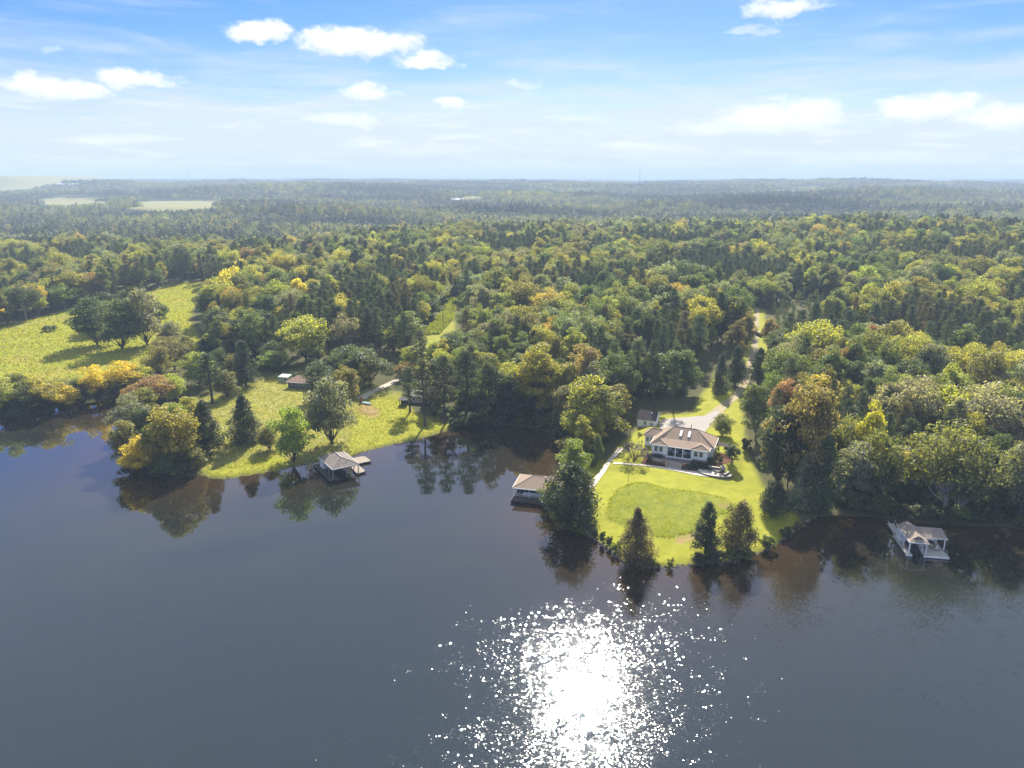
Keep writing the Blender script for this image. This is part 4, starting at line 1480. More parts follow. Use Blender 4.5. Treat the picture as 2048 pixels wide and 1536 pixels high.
def nattr(nm, typ):
    n = ng.nodes.new('GeometryNodeInputNamedAttribute')
    n.data_type = typ
    n.inputs['Name'].default_value = nm
    return n.outputs['Attribute']


ng.links.new(gi.outputs[0], ip.inputs['Points'])
ng.links.new(ci.outputs[0], ip.inputs['Instance'])
ng.links.new(nattr('idx', 'INT'), ip.inputs['Instance Index'])
ng.links.new(nattr('rot', 'FLOAT_VECTOR'), ip.inputs['Rotation'])
ng.links.new(nattr('scl', 'FLOAT_VECTOR'), ip.inputs['Scale'])
ng.links.new(ip.outputs[0], go.inputs[0])
md = forest.modifiers.new('scatter', 'NODES')
md.node_group = ng

# ------------------------------------------------------------------ buildings
def window(parent, x, y, z, w, h, face='front', panes=1, name='window'):
    """a framed window on a wall; (x,y,z) lower centre on the wall face, facing -y ('front'), +x ('right') or -x ('left')"""
    e = MB()
    t_ = .07

    def bx(mb_, a0, a1, z0, z1, d0, d1):
        if face == 'front':
            mb_.box(x + a0, x + a1, y - d1, y - d0, z + z0, z + z1)
        elif face == 'right':
            mb_.box(x + d0, x + d1, y + a0, y + a1, z + z0, z + z1)
        else:
            mb_.box(x - d1, x - d0, y + a0, y + a1, z + z0, z + z1)
    bx(e, -w / 2 - t_, -w / 2, -t_, h + t_, .003, .07)
    bx(e, w / 2, w / 2 + t_, -t_, h + t_, .003, .07)
    bx(e, -w / 2, w / 2, -t_, 0, .003, .08)
    bx(e, -w / 2, w / 2, h, h + t_, .003, .07)
    bx(e, -w / 2, w / 2, h * .5 - .025, h * .5 + .025, .03, .06)
    f = e.build(name, M['trim'], parent)
    g = MB()
    bx(g, -w / 2, w / 2, 0, h, .004, .025)
    g.build('pane', M['glass'], f)
    return f


def hip_roof(parent, x0, x1, y0, y1, z0, z1, ra, rb, m, cap=None, along='x', th=.14):
    """hipped roof; ridge from ra to rb (along x or y) at the middle"""
    if along == 'x':
        ym = (y0 + y1) / 2
        A, B, C, D, P, Q = (x0, y0, z0), (x1, y0, z0), (x1, y1, z0), (x0, y1, z0), (ra, ym, z1), (rb, ym, z1)
        fs = [[A, B, Q, P], [B, C, Q], [C, D, P, Q], [D, A, P]]
    else:
        xm = (x0 + x1) / 2
        A, B, C, D, P, Q = (x0, y0, z0), (x1, y0, z0), (x1, y1, z0), (x0, y1, z0), (xm, ra, z1), (xm, rb, z1)
        fs = [[A, B, P], [B, C, Q, P], [C, D, Q], [D, A, P, Q]]
    mb_ = MB()
    for f in fs:
        mb_.slab(f, th)
    r_ = mb_.build('roof', m, parent)
    if cap:
        c_ = MB()
        for a, b_ in ((P, Q), (A, P), (D, P if along == 'x' else Q), (B, Q if along == 'x' else P), (C, Q)):
            c_.tube((a[0], a[1], a[2] + .0), (b_[0], b_[1], b_[2] + .0), .09, .09, 5)
        c_.build('ridge_cap', cap, r_)
    fb = MB()
    w = .07
    fb.box(x0 - w, x1 + w, y0 - w, y0 - .005, z0 - .22, z0 - .01).box(x0 - w, x1 + w, y1 + .005, y1 + w, z0 - .22, z0 - .01)
    fb.box(x0 - w, x0 - .005, y0, y1, z0 - .22, z0 - .01).box(x1 + .005, x1 + w, y0, y1, z0 - .22, z0 - .01)
    fb.build('fascia', M['trim'], r_)
    return r_


# ---- the lake house
hs_ = empty('lake_house', (H0[0], H0[1], 3.55), HA)
tag(hs_, 'white single-storey house with tan hipped roof, two front wings and a porch', 'house')
E_, RZ, BZ = 3.45, 6.85, 4.5
w_ = MB()
w_.box(0, 4.6, 0, 11.8, -1.2, E_).box(11.2, 15.8, 0, 11.8, -1.2, E_ - .004).box(4.6, 11.2, 2.6, 11.8, -1.2, E_ - .008).box(15.8, 16.7, 3.0, 11.8, -1.2, E_ - .012)
w_.build('wall', M['white'], hs_)
# clapboard laps on the wings
sd_ = MB()
for k in range(11):
    z = .5 + k * .26
    sd_.box(.02, 4.58, -.022, -.002, z, z + .03).box(11.22, 15.78, -.022, -.002, z, z + .03)
sd_.build('siding_laps', M['trim'], hs_)
fd = MB().box(-.03, 4.63, -.035, -.004, -1.2, .35).box(11.17, 15.83, -.035, -.004, -1.2, .35)
fd.build('foundation', M['stone'], hs_)
A, C_, D_, Bc = (-.5, -.5, E_), (4.7, -.5, E_), (11.1, -.5, E_), (16.3, -.5, E_)
Pp, Qp = (2.6, 3.0, BZ), (13.2, 3.0, BZ)
W1, W2 = (2.1, 1.35, BZ), (13.7, 1.35, BZ)
RL, RRr = (4.8, 7.4, RZ), (11.4, 7.4, RZ)
BL, BR = (-.5, 12.3, E_), (17.2, 12.3, E_)
MR, WR = (17.2, 2.7, E_), (16.3, 2.7, E_)
rf = MB()
for f in ([A, C_, W1], [C_, Pp, W1], [C_, D_, Qp, Pp], [D_, W2, Qp], [D_, Bc, W2], [Pp, Qp, RRr, RL], [A, W1, Pp], [A, Pp, RL], [A, RL, BL], [BL, RL, RRr, BR], [Bc, WR, W2], [WR, Qp, W2], [WR, MR, RRr, Qp], [MR, BR, RRr]):
    rf.slab(f, .14)
roof = rf.build('roof', M['shingle'], hs_)
cp_ = MB()
for a, b_ in ((A, W1), (W1, Pp), (Pp, RL), (RL, RRr), (RRr, Qp), (Qp, W2), (W2, Bc), (C_, W1), (D_, W2), (RL, BL), (RRr, BR), (RRr, MR)):
    cp_.tube(a, b_, .10, .10, 5)
cp_.build('ridge_cap', M['ridgecap'], roof)
for u0 in (7.0, 9.35):
    # skylights on the upper front slope
    sl_ = (RZ - BZ) / (7.4 - 3.0)

    def zz(v):
        return BZ + (v - 3.0) * sl_
    k_ = MB().add([(u0, 4.0, zz(4.0) + .03), (u0 + .7, 4.0, zz(4.0) + .03), (u0 + .7, 6.0, zz(6.0) + .03), (u0, 6.0, zz(6.0) + .03),
                   (u0, 4.0, zz(4.0) + .32), (u0 + .7, 4.0, zz(4.0) + .32), (u0 + .7, 6.0, zz(6.0) + .32), (u0, 6.0, zz(6.0) + .32)],
                  [(0, 3, 2, 1), (4, 5, 6, 7), (0, 1, 5, 4), (1, 2, 6, 5), (2, 3, 7, 6), (3, 0, 4, 7)])
    k_.build('skylight', M['metal'], roof)
MB().tube((9.6, 8.4, RZ - .5), (9.6, 8.4, RZ + .75), .11, .11, 8).tube((9.6, 8.4, RZ + .75), (9.6, 8.4, RZ + .9), .18, .16, 8).build('vent_pipe', M['darkmetal'], roof)
fs_ = MB().box(-.56, 16.36, -.57, -.505, E_ - .24, E_ - .01).box(-.57, -.505, -.5, 12.3, E_ - .24, E_ - .01).box(16.305, 16.37, -.5, 2.7, E_ - .24, E_ - .01)
fs_.box(17.205, 17.27, 2.7, 12.36, E_ - .24, E_ - .01).box(16.3, 17.27, 2.63, 2.695, E_ - .24, E_ - .01)
fs_.build('fascia', M['trim'], roof)
# left rear extension
ex = MB().box(-3.4, -.004, 6.6, 11.0, -1.2, E_ - .1)
ex.build('extension_wall', M['white'], hs_)
er = MB()
ea, eb, ec, ed, e1, e2 = (-3.9, 6.1, E_ - .05), (.8, 6.1, E_ - .05), (.8, 11.5, E_ - .05), (-3.9, 11.5, E_ - .05), (-1.6, 8.8, E_ + 1.55), (1.2, 8.8, E_ + 1.55)
for f in ([ea, eb, e2, e1], [ec, ed, e1, e2], [ed, ea, e1]):
    er.slab(f, .13)
er_ = er.build('extension_roof', M['shingle'], hs_)
MB().tube(e1, e2, .1, .1, 5).tube(ea, e1, .1, .1, 5).tube(ed, e1, .1, .1, 5).build('ridge_cap', M['ridgecap'], er_)
window(hs_, -2.6, 6.6, 1.5, .7, 1.1)
window(hs_, -1.3, 6.6, 1.4, 1.0, 1.2)
# front windows
for u0 in (1.35, 2.75, 12.55, 14.0):
    window(hs_, u0, 0, 1.35, .95, 1.35)
window(hs_, 6.2, 2.6, 1.2, 1.5, 1.7)
window(hs_, 9.9, 2.6, 1.2, 1.5, 1.7)
window(hs_, 8.0, 2.6, .5, 1.6, 2.2, 'front', 1, 'door')
window(hs_, 15.8, 1.4, 1.4, 1.0, 1.2, 'right')
window(hs_, 16.7, 6.0, 1.4, 1.2, 1.2, 'right')
# porch
MB().box(4.6, 11.2, -.35, 2.6, .1, .42).build('porch_floor', M['brick'], hs_)
MB().box(4.2, 11.6, -.52, -.36, .05, .46).build('porch_edge', M['trim'], hs_)
for u0 in (6.85, 8.95):
    MB().box(u0 - .12, u0 + .12, -.3, -.06, .42, E_ - .15).box(u0 - .18, u0 + .18, -.345, -.02, .42, .62).build('porch_post', M['trim'], hs_)
# terrace with curved left end and stone edge
tp_ = [(-.3, -.05), (-.35, -1.0), (.2, -1.7), (1.4, -2.3), (3.2, -2.62), (5.4, -2.75), (9.2, -2.85), (11.4, -2.85), (11.4, -.05)]
MB().prism(tp_, -1.4, -.08).build('terrace', M['brick'], hs_)
wl_ = MB()
for i in range(len(tp_) - 2):
    a, b_ = tp_[i], tp_[i + 1]
    d = Vector((b_[0] - a[0], b_[1] - a[1]))
    n = Vector((d.y, -d.x)).normalized() * .3
    if n.y > 0:
        n = -n
    if abs(d.x) < .1:
        n = Vector((-.3, 0))
    wl_.prism([(a[0], a[1]), (b_[0], b_[1]), (b_[0] + n.x, b_[1] + n.y), (a[0] + n.x, a[1] + n.y)], -1.5, -.02 + .002 * i)
wl_.build('terrace_wall', M['palestone'], hs_)
for k in range(5):
    MB().box(5.6, 8.9, -3.16 - (k + 1) * .30, -3.16 - k * .30 + .02, -1.5, -.22 - k * .25).build('step', M['palestone'], hs_)
for u0 in (5.25, 9.2):
    MB().box(u0 - .28, u0 + .28, -4.4, -3.17, -1.5, -.25 - (.0 if u0 < 6 else .05)).box(u0 - .34, u0 + .34, -4.46, -3.9, -.25, -.1).build('step_pier', M['palestone'], hs_)


def uvw(u, v):
    return (H0[0] + u * HU[0] + v * HV[0], H0[1] + u * HU[1] + v * HV[1])


# porch and terrace furniture
def chair(loc, rz, label, seat=M['darkfabric']):
    c_ = empty('patio_chair', loc, rz)
    tag(c_, label, 'chair', 'outdoor chairs')
    MB().box(-.35, .35, -.35, .35, .32, .46).build('seat', seat, c_)
    MB().box(-.35, .35, .28, .38, .46, .95).build('backrest', seat, c_)
    for sx_ in (-.33, .33):
        MB().box(sx_ - .04, sx_ + .04, -.35, .3, .58, .64).build('armrest', M['darkmetal'], c_)
        for sy_ in (-.3, .3):
            MB().box(sx_ - .03, sx_ + .03, sy_ - .03, sy_ + .03, 0, .32).build('leg', M['darkmetal'], c_)
    return c_


x, y = uvw(5.5, .9)
chair((x, y, 3.97), HA, 'dark chair on the left bay of the porch')
x, y = uvw(10.2, .9)
chair((x, y, 3.97), HA, 'dark chair on the right bay of the porch')
x, y = uvw(2.2, -1.2)
sf = empty('outdoor_sofa', (x, y, 3.47), HA)
tag(sf, 'low dark sofa on the terrace below the left windows', 'sofa')
MB().box(-1.1, 1.1, -.4, .4, .15, .45).build('seat', M['darkfabric'], sf)
MB().box(-1.1, 1.1, .28, .45, .45, .9).build('backrest', M['darkfabric'], sf)
for s_ in (-1, 1):
    MB().box(s_ * 1.1 - .12, s_ * 1.1 + .12, -.4, .45, .08, .62).build('armrest', M['darkfabric'], sf)
# planters by the steps
for u0, v0, lb_ in ((9.9, -3.6, 'planter of orange and yellow flowers right of the terrace steps'), (4.6, -3.5, 'planter of orange flowers left of the terrace steps')):
    x, y = uvw(u0, v0)
    pl_ = empty('flower_planter', (x, y, hz(x, y)))
    tag(pl_, lb_, 'planter', 'terrace planters')
    MB().tube((0, 0, 0), (0, 0, .55), .32, .42, 10).build('pot', M['darkmetal'], pl_)
    n = 160
    d = sph(n, -.1)
    V, Q, vv = leaf_quads(d * .55 + np.array([0, 0, .75]), d, .2)
    o = obj('blooms', fast_mesh('blooms', V, Q, [M['leaf']], {'leafvar': ('FLOAT', vv)}), pl_)
    o['tint'] = [.5, .2, .02]
x, y = uvw(10.6, -4.6)
pb = empty('park_bench', (x, y, hz(x, y) + .1), HA)
tag(pb, 'dark slatted bench on the path right of the steps', 'bench')
for k in range(3):
    MB().box(-.9, .9, -.22 + k * .15, -.1 + k * .15, .42, .47).build('seat_slat', M['darkdeck'], pb)
MB().box(-.9, .9, .24, .29, .55, .9).build('backrest', M['darkdeck'], pb)
for s_ in (-.8, .8):
    MB().box(s_ - .04, s_ + .04, -.22, .28, 0, .42).build('leg', M['darkmetal'], pb)
# flowers in the beds: one mass of small blooms and leaves per bed
for nm, poly, tint_, lb_ in (('bedding_plants', [(.0, -2.6), (4.8, -3.4), (4.8, -4.2), (1.5, -3.9), (-.8, -2.8)], [.22, .12, .03], 'orange and green bedding plants below the terrace wall'),
                             ('bedding_plants', [(10, -3.4), (15.5, -1.2), (17.5, .5), (19.5, 1.5), (17, -2.5), (12, -4.4)], [.16, .13, .03], 'mixed bedding plants around the right corner of the house')):
    pts = []
    while len(pts) < 420:
        u0, v0 = rng.uniform(-1, 20), rng.uniform(-5, 2)
        if inpoly([u0], [v0], poly)[0]:
            x, y = uvw(u0, v0)
            pts.append((x, y, hz(x, y) + .1 + rng.uniform(.05, .4)))
    V, Q, vv = leaf_quads(np.array(pts), rng.randn(len(pts), 3) + np.array([0, 0, 1.]), .34)
    o = obj(nm, fast_mesh(nm, V, Q, [M['leaf']], {'leafvar': ('FLOAT', vv)}))
    o['tint'] = tint_
    tag(o, lb_, 'flowers', None, 'stuff')

# ---- fireplace patio
fx, fy, fz = gnd(1430, 947)
pt = empty('patio', (fx, fy, fz), HA)
tag(pt, 'rounded pale paved patio with low dark edge right of the house front', 'patio')
ring = [(4.6 * math.cos(a) * (1.0), 2.7 * math.sin(a)) for a in np.linspace(0, 2 * math.pi, 40)[:-1]]
MB().prism(ring, -1.2, .42).build('paving', M['concrete'], pt)
eg = MB()
for i in range(20, 39):
    a, b_ = ring[i % 39], ring[(i + 1) % 39]
    eg.prism([a, b_, (b_[0] * 1.06, b_[1] * 1.09), (a[0] * 1.06, a[1] * 1.09)], -1.2, .46)
eg.build('edge_wall', M['stone'], pt)
fp = empty('outdoor_fireplace', (fx + HU[0] * 1.9 + HV[0] * .7, fy + HU[1] * 1.9 + HV[1] * .7, fz + .42), HA)
tag(fp, 'round stone outdoor fireplace on the patio', 'fireplace')
MB().tube((0, 0, 0), (0, 0, 1.5), .75, .7, 14).build('hearth', M['palestone'], fp)
MB().tube((0, 0, 1.5), (0, 0, 1.66), .85, .85, 14).build('cap', M['stone'], fp)
MB().tube((0, 0, 1.66), (0, 0, 2.1), .3, .26, 10).build('flue', M['stone'], fp)
MB().box(-.34, .34, -.80, -.6, .2, .85).build('opening', M['darkmetal'], fp)


def lp(o, u, v, z=.42):
    return (fx + HU[0] * u + HV[0] * v, fy + HU[1] * u + HV[1] * v, fz + z)


sw = empty('seat_wall', lp(pt, -.4, 1.35), HA)
tag(sw, 'grey stone seat wall left of the outdoor fireplace', 'seat wall')
MB().box(-1.5, 1.4, -.25, .25, 0, .9).build('wall_core', M['stone'], sw)
MB().box(-1.56, 1.46, -.31, .31, .9, 1.0).build('cap', M['palestone'], sw)
s2 = empty('seat_wall', lp(pt, 3.1, -.6), HA + 1.2)
tag(s2, 'short pale stone seat wall at the right rim of the patio', 'seat wall')
MB().box(-1.2, 1.2, -.22, .22, 0, .5).build('wall_core', M['stone'], s2)
MB().box(-1.26, 1.26, -.28, .28, .5, .6).build('cap', M['palestone'], s2)
chair(lp(pt, -1.4, .2), HA + 2.0, 'dark chair nearest the seat wall on the patio')
chair(lp(pt, .1, -.5), HA + 2.8, 'grey chair facing the outdoor fireplace', M['stone'])
chair(lp(pt, 1.4, -1.0), HA + 3.4, 'dark chair at the front of the patio')
tb = empty('coffee_table', lp(pt, .5, .35), HA)
tag(tb, 'low pale table between the patio chairs', 'table')
MB().box(-.55, .55, -.35, .35, .36, .42).build('tabletop', M['palestone'], tb)
for s_ in (-.45, .45):
    MB().box(s_ - .05, s_ + .05, -.28, .28, 0, .36).build('leg', M['darkmetal'], tb)

# ---- pergola beside the right wall
x, y, z = gnd(1446, 906)
pg = empty('pergola', (x, y, z), HA)
tag(pg, 'small timber pergola with cross beams right of the house', 'pergola')
for sx_ in (-1.3, 1.3):
    for sy_ in (-1.1, 1.1):
        MB().box(sx_ - .08, sx_ + .08, sy_ - .08, sy_ + .08, -.3, 2.3).build('post', M['deck'], pg)
    MB().box(sx_ - .05, sx_ + .05, -1.5, 1.5, 2.3, 2.5).build('beam', M['deck'], pg)
for k in range(7):
    MB().box(-1.7, 1.7, -1.35 + k * .45 - .04, -1.35 + k * .45 + .04, 2.5, 2.66).build('rafter', M['deck'], pg)

# ---- white outbuilding
oa = HA + .02
OX, OY, OZ = gnd(1274.5, 853)
ob = empty('outbuilding', (OX, OY, OZ), oa)
tag(ob, 'small white gabled outbuilding with dark roof at the forest edge', 'shed')
ow, od, oe, orr = 5.9, 6.4, 2.9, 4.9
wm_ = MB().box(0, ow, 0, od, -1, oe)
wm_.add([(ow - .02, 0, oe), (ow - .02, od, oe), (ow - .02, od / 2, orr - .1)], [(0, 1, 2)]).add([(.02, 0, oe), (.02, od, oe), (.02, od / 2, orr - .1)], [(0, 2, 1)])
wm_.build('wall', M['white'], ob)
rm = MB().slab([(-.3, -.35, oe - .1), (ow + .35, -.35, oe - .1), (ow + .35, od / 2, orr), (-.3, od / 2, orr)], .12).slab([(-.3, od / 2, orr), (ow + .35, od / 2, orr), (ow + .35, od + .35, oe - .1), (-.3, od + .35, oe - .1)], .12)
rr_ = rm.build('roof', M['darkroof'], ob)
MB().tube((4.2, 1.9, 3.7), (4.2, 1.9, 4.7), .1, .1, 8).build('vent_pipe', M['metal'], rr_)
rk = MB()
for a, b_ in (((ow + .36, -.35, oe - .16), (ow + .36, od / 2, orr - .06)), ((ow + .36, od / 2, orr - .06), (ow + .36, od + .35, oe - .16))):
    rk.tube(a, b_, .1, .1, 4)
rk.build('rake_board', M['trim'], rr_)
window(ob, 2.5, 0, 1.0, .7, 1.2)
window(ob, 4.6, 0, .9, .6, .9)
window(ob, ow, 3.2, 1.8, .6, .8, 'right')
window(ob, ow, 5.2, 0, .95, 2.0, 'right', 1, 'door')

# ---- central boathouse
ba = math.atan2(-.237, .971)
bh = empty('boathouse', (.1, 169.1, 0), ba)
tag(bh, 'central boathouse with tan hipped roof and dark deck beside the big cedar', 'boathouse')
hip_roof(bh, 0, 11.8, 0, 9.2, 3.3, 5.35, 4.7, 7.1, M['shingle'], M['ridgecap'])
dk = MB().box(.0, 11.9, -2.2, .55, .35, .75).box(.0, 1.5, .55, 9.0, .35, .746).box(10.3, 11.9, .55, 10.5, .35, .742).box(1.5, 10.3, 7.8, 9.0, .35, .738)
dk.build('deck', M['darkdeck'], bh)
for u0 in (.4, 4.45, 7.9, 11.4):
    MB().box(u0 - .1, u0 + .1, .28, .48, .75, 3.2).build('post', M['trim'], bh)
for v0 in (3.0, 6.0, 8.8):
    for u0 in (.4, 11.4):
        MB().box(u0 - .1, u0 + .1, v0 - .1, v0 + .1, .75, 3.2).build('post', M['trim'], bh)
for u0 in np.linspace(.5, 11.4, 6):
    for v0 in (-2.0, 4.0, 8.6):
        MB().tube((u0, v0, -1.8), (u0, v0, .36), .14, .14, 7).build('pile', M['pile'], bh)
MB().box(.3, 11.5, .3, .46, 2.82, 3.06).build('header_beam', M['trim'], bh)
for z_ in (.95, 1.3, 1.65):
    MB().box(.5, 7.8, .34, .40, z_, z_ + .06).build('rail', M['trim'], bh)
gw = empty('gangway', (0, 0, 0))
ga, gb = Vector((11.2, 166.8 + 1.9, .75)), gnd(1184, 972)
ga = Vector((.1 + math.cos(ba) * 11.0 - math.sin(ba) * 5, 169.1 + math.sin(ba) * 11.0 + math.cos(ba) * 5, .72))
gb = Vector((gb[0], gb[1], gb[2] + .1))
gw.location = ga
d_ = gb - ga
nn = Vector((-d_.y, d_.x, 0)).normalized() * .8
MB().slab([tuple(-nn), tuple(d_ - nn), tuple(d_ + nn), tuple(nn)], .2).build('walkway', M['palecomposite'], gw)
for s_ in (-1, 1):
    MB().tube(tuple(nn * s_ + Vector((0, 0, .5))), tuple(d_ + nn * s_ + Vector((0, 0, .5))), .04, .04, 5).build('handrail', M['trim'], gw)
tag(gw, 'pale gangway from the concrete path to the central boathouse', 'gangway')
# pontoon boat on the lift inside
pb_ = empty('pontoon_boat', (.1 + math.cos(ba) * 5.6 - math.sin(ba) * 2.6, 169.1 + math.sin(ba) * 5.6 + math.cos(ba) * 2.6, .55), ba)
tag(pb_, 'white pontoon boat with dark cover inside the central boathouse', 'boat')
for v0 in (-.8, .8):
    MB().tube((-3.2, v0, .1), (2.8, v0, .1), .33, .33, 10).tube((2.8, v0, .1), (3.5, v0, .35), .33, .05, 10).build('pontoon', M['metal'], pb_)
MB().box(-3.2, 3.2, -1.2, 1.2, .45, .55).build('boat_deck', M['hull'], pb_)
MB().box(-3.0, 3.0, -1.2, -1.12, .55, 1.15).box(-3.0, 3.0, 1.12, 1.2, .55, 1.15).box(-3.0, -2.92, -1.12, 1.12, .55, 1.15).box(2.92, 3.0, -1.12, 1.12, .55, 1.15).build('side_panel', M['hull'], pb_)
MB().slab([(-3.0, -1.15, 1.3), (3.0, -1.15, 1.3), (2.6, 0, 1.75), (-2.6, 0, 1.75)], .06).slab([(-2.6, 0, 1.75), (2.6, 0, 1.75), (3.0, 1.15, 1.3), (-3.0, 1.15, 1.3)], .06).build('cover', M['darkfabric'], pb_)

# ---- grey boathouse on the peninsula
la = math.atan2(.555, .832)
LBo = (-49.3, 180.8)
lbx = empty('boathouse', (*LBo, 0), la)
tag(lbx, 'weathered boathouse with grey hipped roof and wooden docks on the peninsula', 'boathouse')
hip_roof(lbx, 0, 7.7, 0, 11.2, 3.35, 5.0, 3.4, 7.9, M['greyroof'], M['greyroof'], 'y')
MB().box(3.8, 3.9, 3.4, 7.9, 4.98, 5.16).build('ridge_strip', M['hull'], lbx)
MB().box(-1.3, 1.5, -.6, 13.0, .2, .55).box(1.5, 7.6, 9.6, 13.0, .2, .546).box(3.6, 4.6, -.9, 9.6, .2, .542).build('deck', M['darkdeck'], lbx)
MB().box(.1, 2.6, 8.4, 11.0, .55, 3.2).build('storage_room', M['white'], lbx)
for u0, v0 in ((.15, .2), (.15, 3.6), (.15, 6.6), (7.5, .2), (7.5, 3.6), (7.5, 7.2), (7.5, 11), (4.1, .3)):
    MB().box(u0 - .1, u0 + .1, v0 - .1, v0 + .1, -.3, 3.25).build('post', M['deck'], lbx)
for u0, v0 in ((-1.1, -.4), (-1.1, 4), (-1.1, 8), (-1.1, 12.5), (1.2, -.4), (4.1, -.7), (4.1, 4)):
    MB().tube((u0, v0, -1.6), (u0, v0, .6), .13, .13, 7).build('pile', M['pile'], lbx)
for nm, pp, lb_ in (('dock', [(701.6, 934), (717, 930), (731.5, 942), (714, 947.5)], 'small lower wooden dock with railing right of grey boathouse'),
                    ('dock', [(690, 921), (703.5, 916), (729, 912), (742.6, 921.5), (717, 927)], 'long wooden dock behind the grey boathouse reaching right')):
    W = [gz(*p, .6) for p in pp]
    c = np.mean(W, 0)
    e = empty(nm, (c[0], c[1], 0))
    tag(e, lb_, 'dock', 'wooden docks')
    loc = [(p[0] - c[0], p[1] - c[1]) for p in W]
    if (loc[1][0] - loc[0][0]) * (loc[2][1] - loc[0][1]) - (loc[1][1] - loc[0][1]) * (loc[2][0] - loc[0][0]) < 0:
        loc = loc[::-1]
    MB().prism(loc, .38, .6).build('deck', M['deck'], e)
    for p in loc:
        MB().tube((p[0] * .95, p[1] * .95, -1.5), (p[0] * .95, p[1] * .95, .9), .11, .11, 7).build('pile', M['pile'], e)
x, y = gz(699, 943, .5)
rp = empty('boat_lift', (x, y, 0), la)
tag(rp, 'boat lift with yellow bunk board under the grey boathouse roof', 'boat lift')
MB().box(-.12, .12, -1.6, 1.8, 1.0, 1.16).build('bunk_board', M['yellow'], rp)
MB().box(-1.2, -1.0, -1.6, 1.8, .95, 1.1).build('bunk_board', M['hull'], rp)
for s_ in (-1.4, 1.6):
    MB().box(-1.4, .4, s_ - .06, s_ + .06, .8, .95).build('cross_beam', M['metal'], rp)
    for q in (-1.35, .35):
        MB().box(q - .05, q + .05, s_ - .05, s_ + .05, -1.4, 1.4).build('upright', M['metal'], rp)

# ---- right boathouse
ra_ = R(-10)
rb = empty('boathouse', (87.4, 140.3, 0), ra_)
rb.scale = (.9, .9, .95)
tag(rb, 'right boathouse with cross-gabled grey-tan roof and pale deck in the dark cove', 'boathouse')
rf = MB()
A, B, C, D = (0, 0, 3.5), (4.5, 0, 3.5), (4.5, 9.3, 3.5), (0, 9.3, 3.5)
P, Q = (2.25, 1.5, 4.75), (2.25, 9.3, 4.75)
P0, A1, B1 = (2.25, .95, 4.75), (.95, .95, 3.98), (3.55, .95, 3.98)
for f in ([A, A1, P0, Q, D], [B, C, Q, P0, B1], [A, B, B1, A1]):
    rf.slab(f, .13)
G1, G2, G3, G4 = (4.3, 3.2, 3.5), (9.8, 3.2, 3.5), (9.8, 8.4, 3.5), (4.3, 8.4, 3.5)
K1, K2 = (2.4, 4.3, 4.0), (9.0, 4.3, 4.0)
T1, T2 = (2.4, 5.8, 5.0), (9.1, 5.8, 5.0)
for f in ([(3.6, 3.2, 3.5), G2, K2, K1], [K1, K2, T2, T1], [T1, T2, G3, (3.6, 8.4, 3.5)], [G2, G3, T2, K2]):
    rf.slab(f, .12)
ro = rf.build('roof', mat('grey_tan_shingle', (.30, .25, .21), .9, .1, 3.5, .5, 0, (.23, .19, .16)), rb)
MB().add([(1.05, .97, 3.95), (3.45, .97, 3.95), (2.25, .97, 4.66)], [(0, 1, 2)]).add([(1.05, 1.03, 3.95), (3.45, 1.03, 3.95), (2.25, 1.03, 4.66)], [(0, 2, 1)]).build('gable_panel', M['darkwall'], ro)
MB().tube((2.2, .9, 4.05), (2.3, .6, 4.6), .05, .05, 6).build('gable_hook', M['trim'], ro)
fsc = MB().box(-.06, 4.56, -.07, -.01, 3.28, 3.47).box(-.07, -.01, 0, 9.3, 3.28, 3.47).box(4.56, 9.86, 3.13, 3.19, 3.28, 3.47).box(9.81, 9.87, 3.2, 8.4, 3.28, 3.47)
fsc.build('fascia', M['trim'], ro)
MB().box(-.5, .9, -.5, 9.6, .2, .6).box(3.5, 9.2, -.5, 9.6, .2, .596).box(.9, 3.5, 7.6, 9.6, .2, .592).build('deck', M['palecomposite'], rb)
MB().box(-.52, .92, -.53, -.51, .15, .6).box(3.48, 9.23, -.53, -.505, .15, .6).box(9.205, 9.23, -.5, 9.6, .15, .6).build('deck_skirt', M['trim'], rb)
MB().box(.1, 1.6, 6.2, 8.9, .6, 3.3).build('storage_room', M['white'], rb)
for u0, v0 in ((.3, .25), (.75, 1.6), (.3, 4.0), (4.1, .25), (3.7, 1.6), (4.1, 4.0), (9.4, 3.5), (9.4, 8.1), (4.1, 8.4)):
    MB().box(u0 - .12, u0 + .12, v0 - .12, v0 + .12, .55, 3.4).build('post', M['trim'], rb)
for u0, v0 in ((-.3, -.3), (.7, -.3), (3.7, -.3), (9.0, -.3), (9.0, 4), (9.0, 9), (6, -.3), (-.3, 5), (-.3, 9)):
    MB().tube((u0, v0, -1.6), (u0, v0, .3), .14, .14, 7).build('pile', M['pile'], rb)


def rbp(u, v, z=.57):
    u, v = u * .9, v * .9
    return (87.4 + u * math.cos(ra_) - v * math.sin(ra_), 140.3 + u * math.sin(ra_) + v * math.cos(ra_), z)


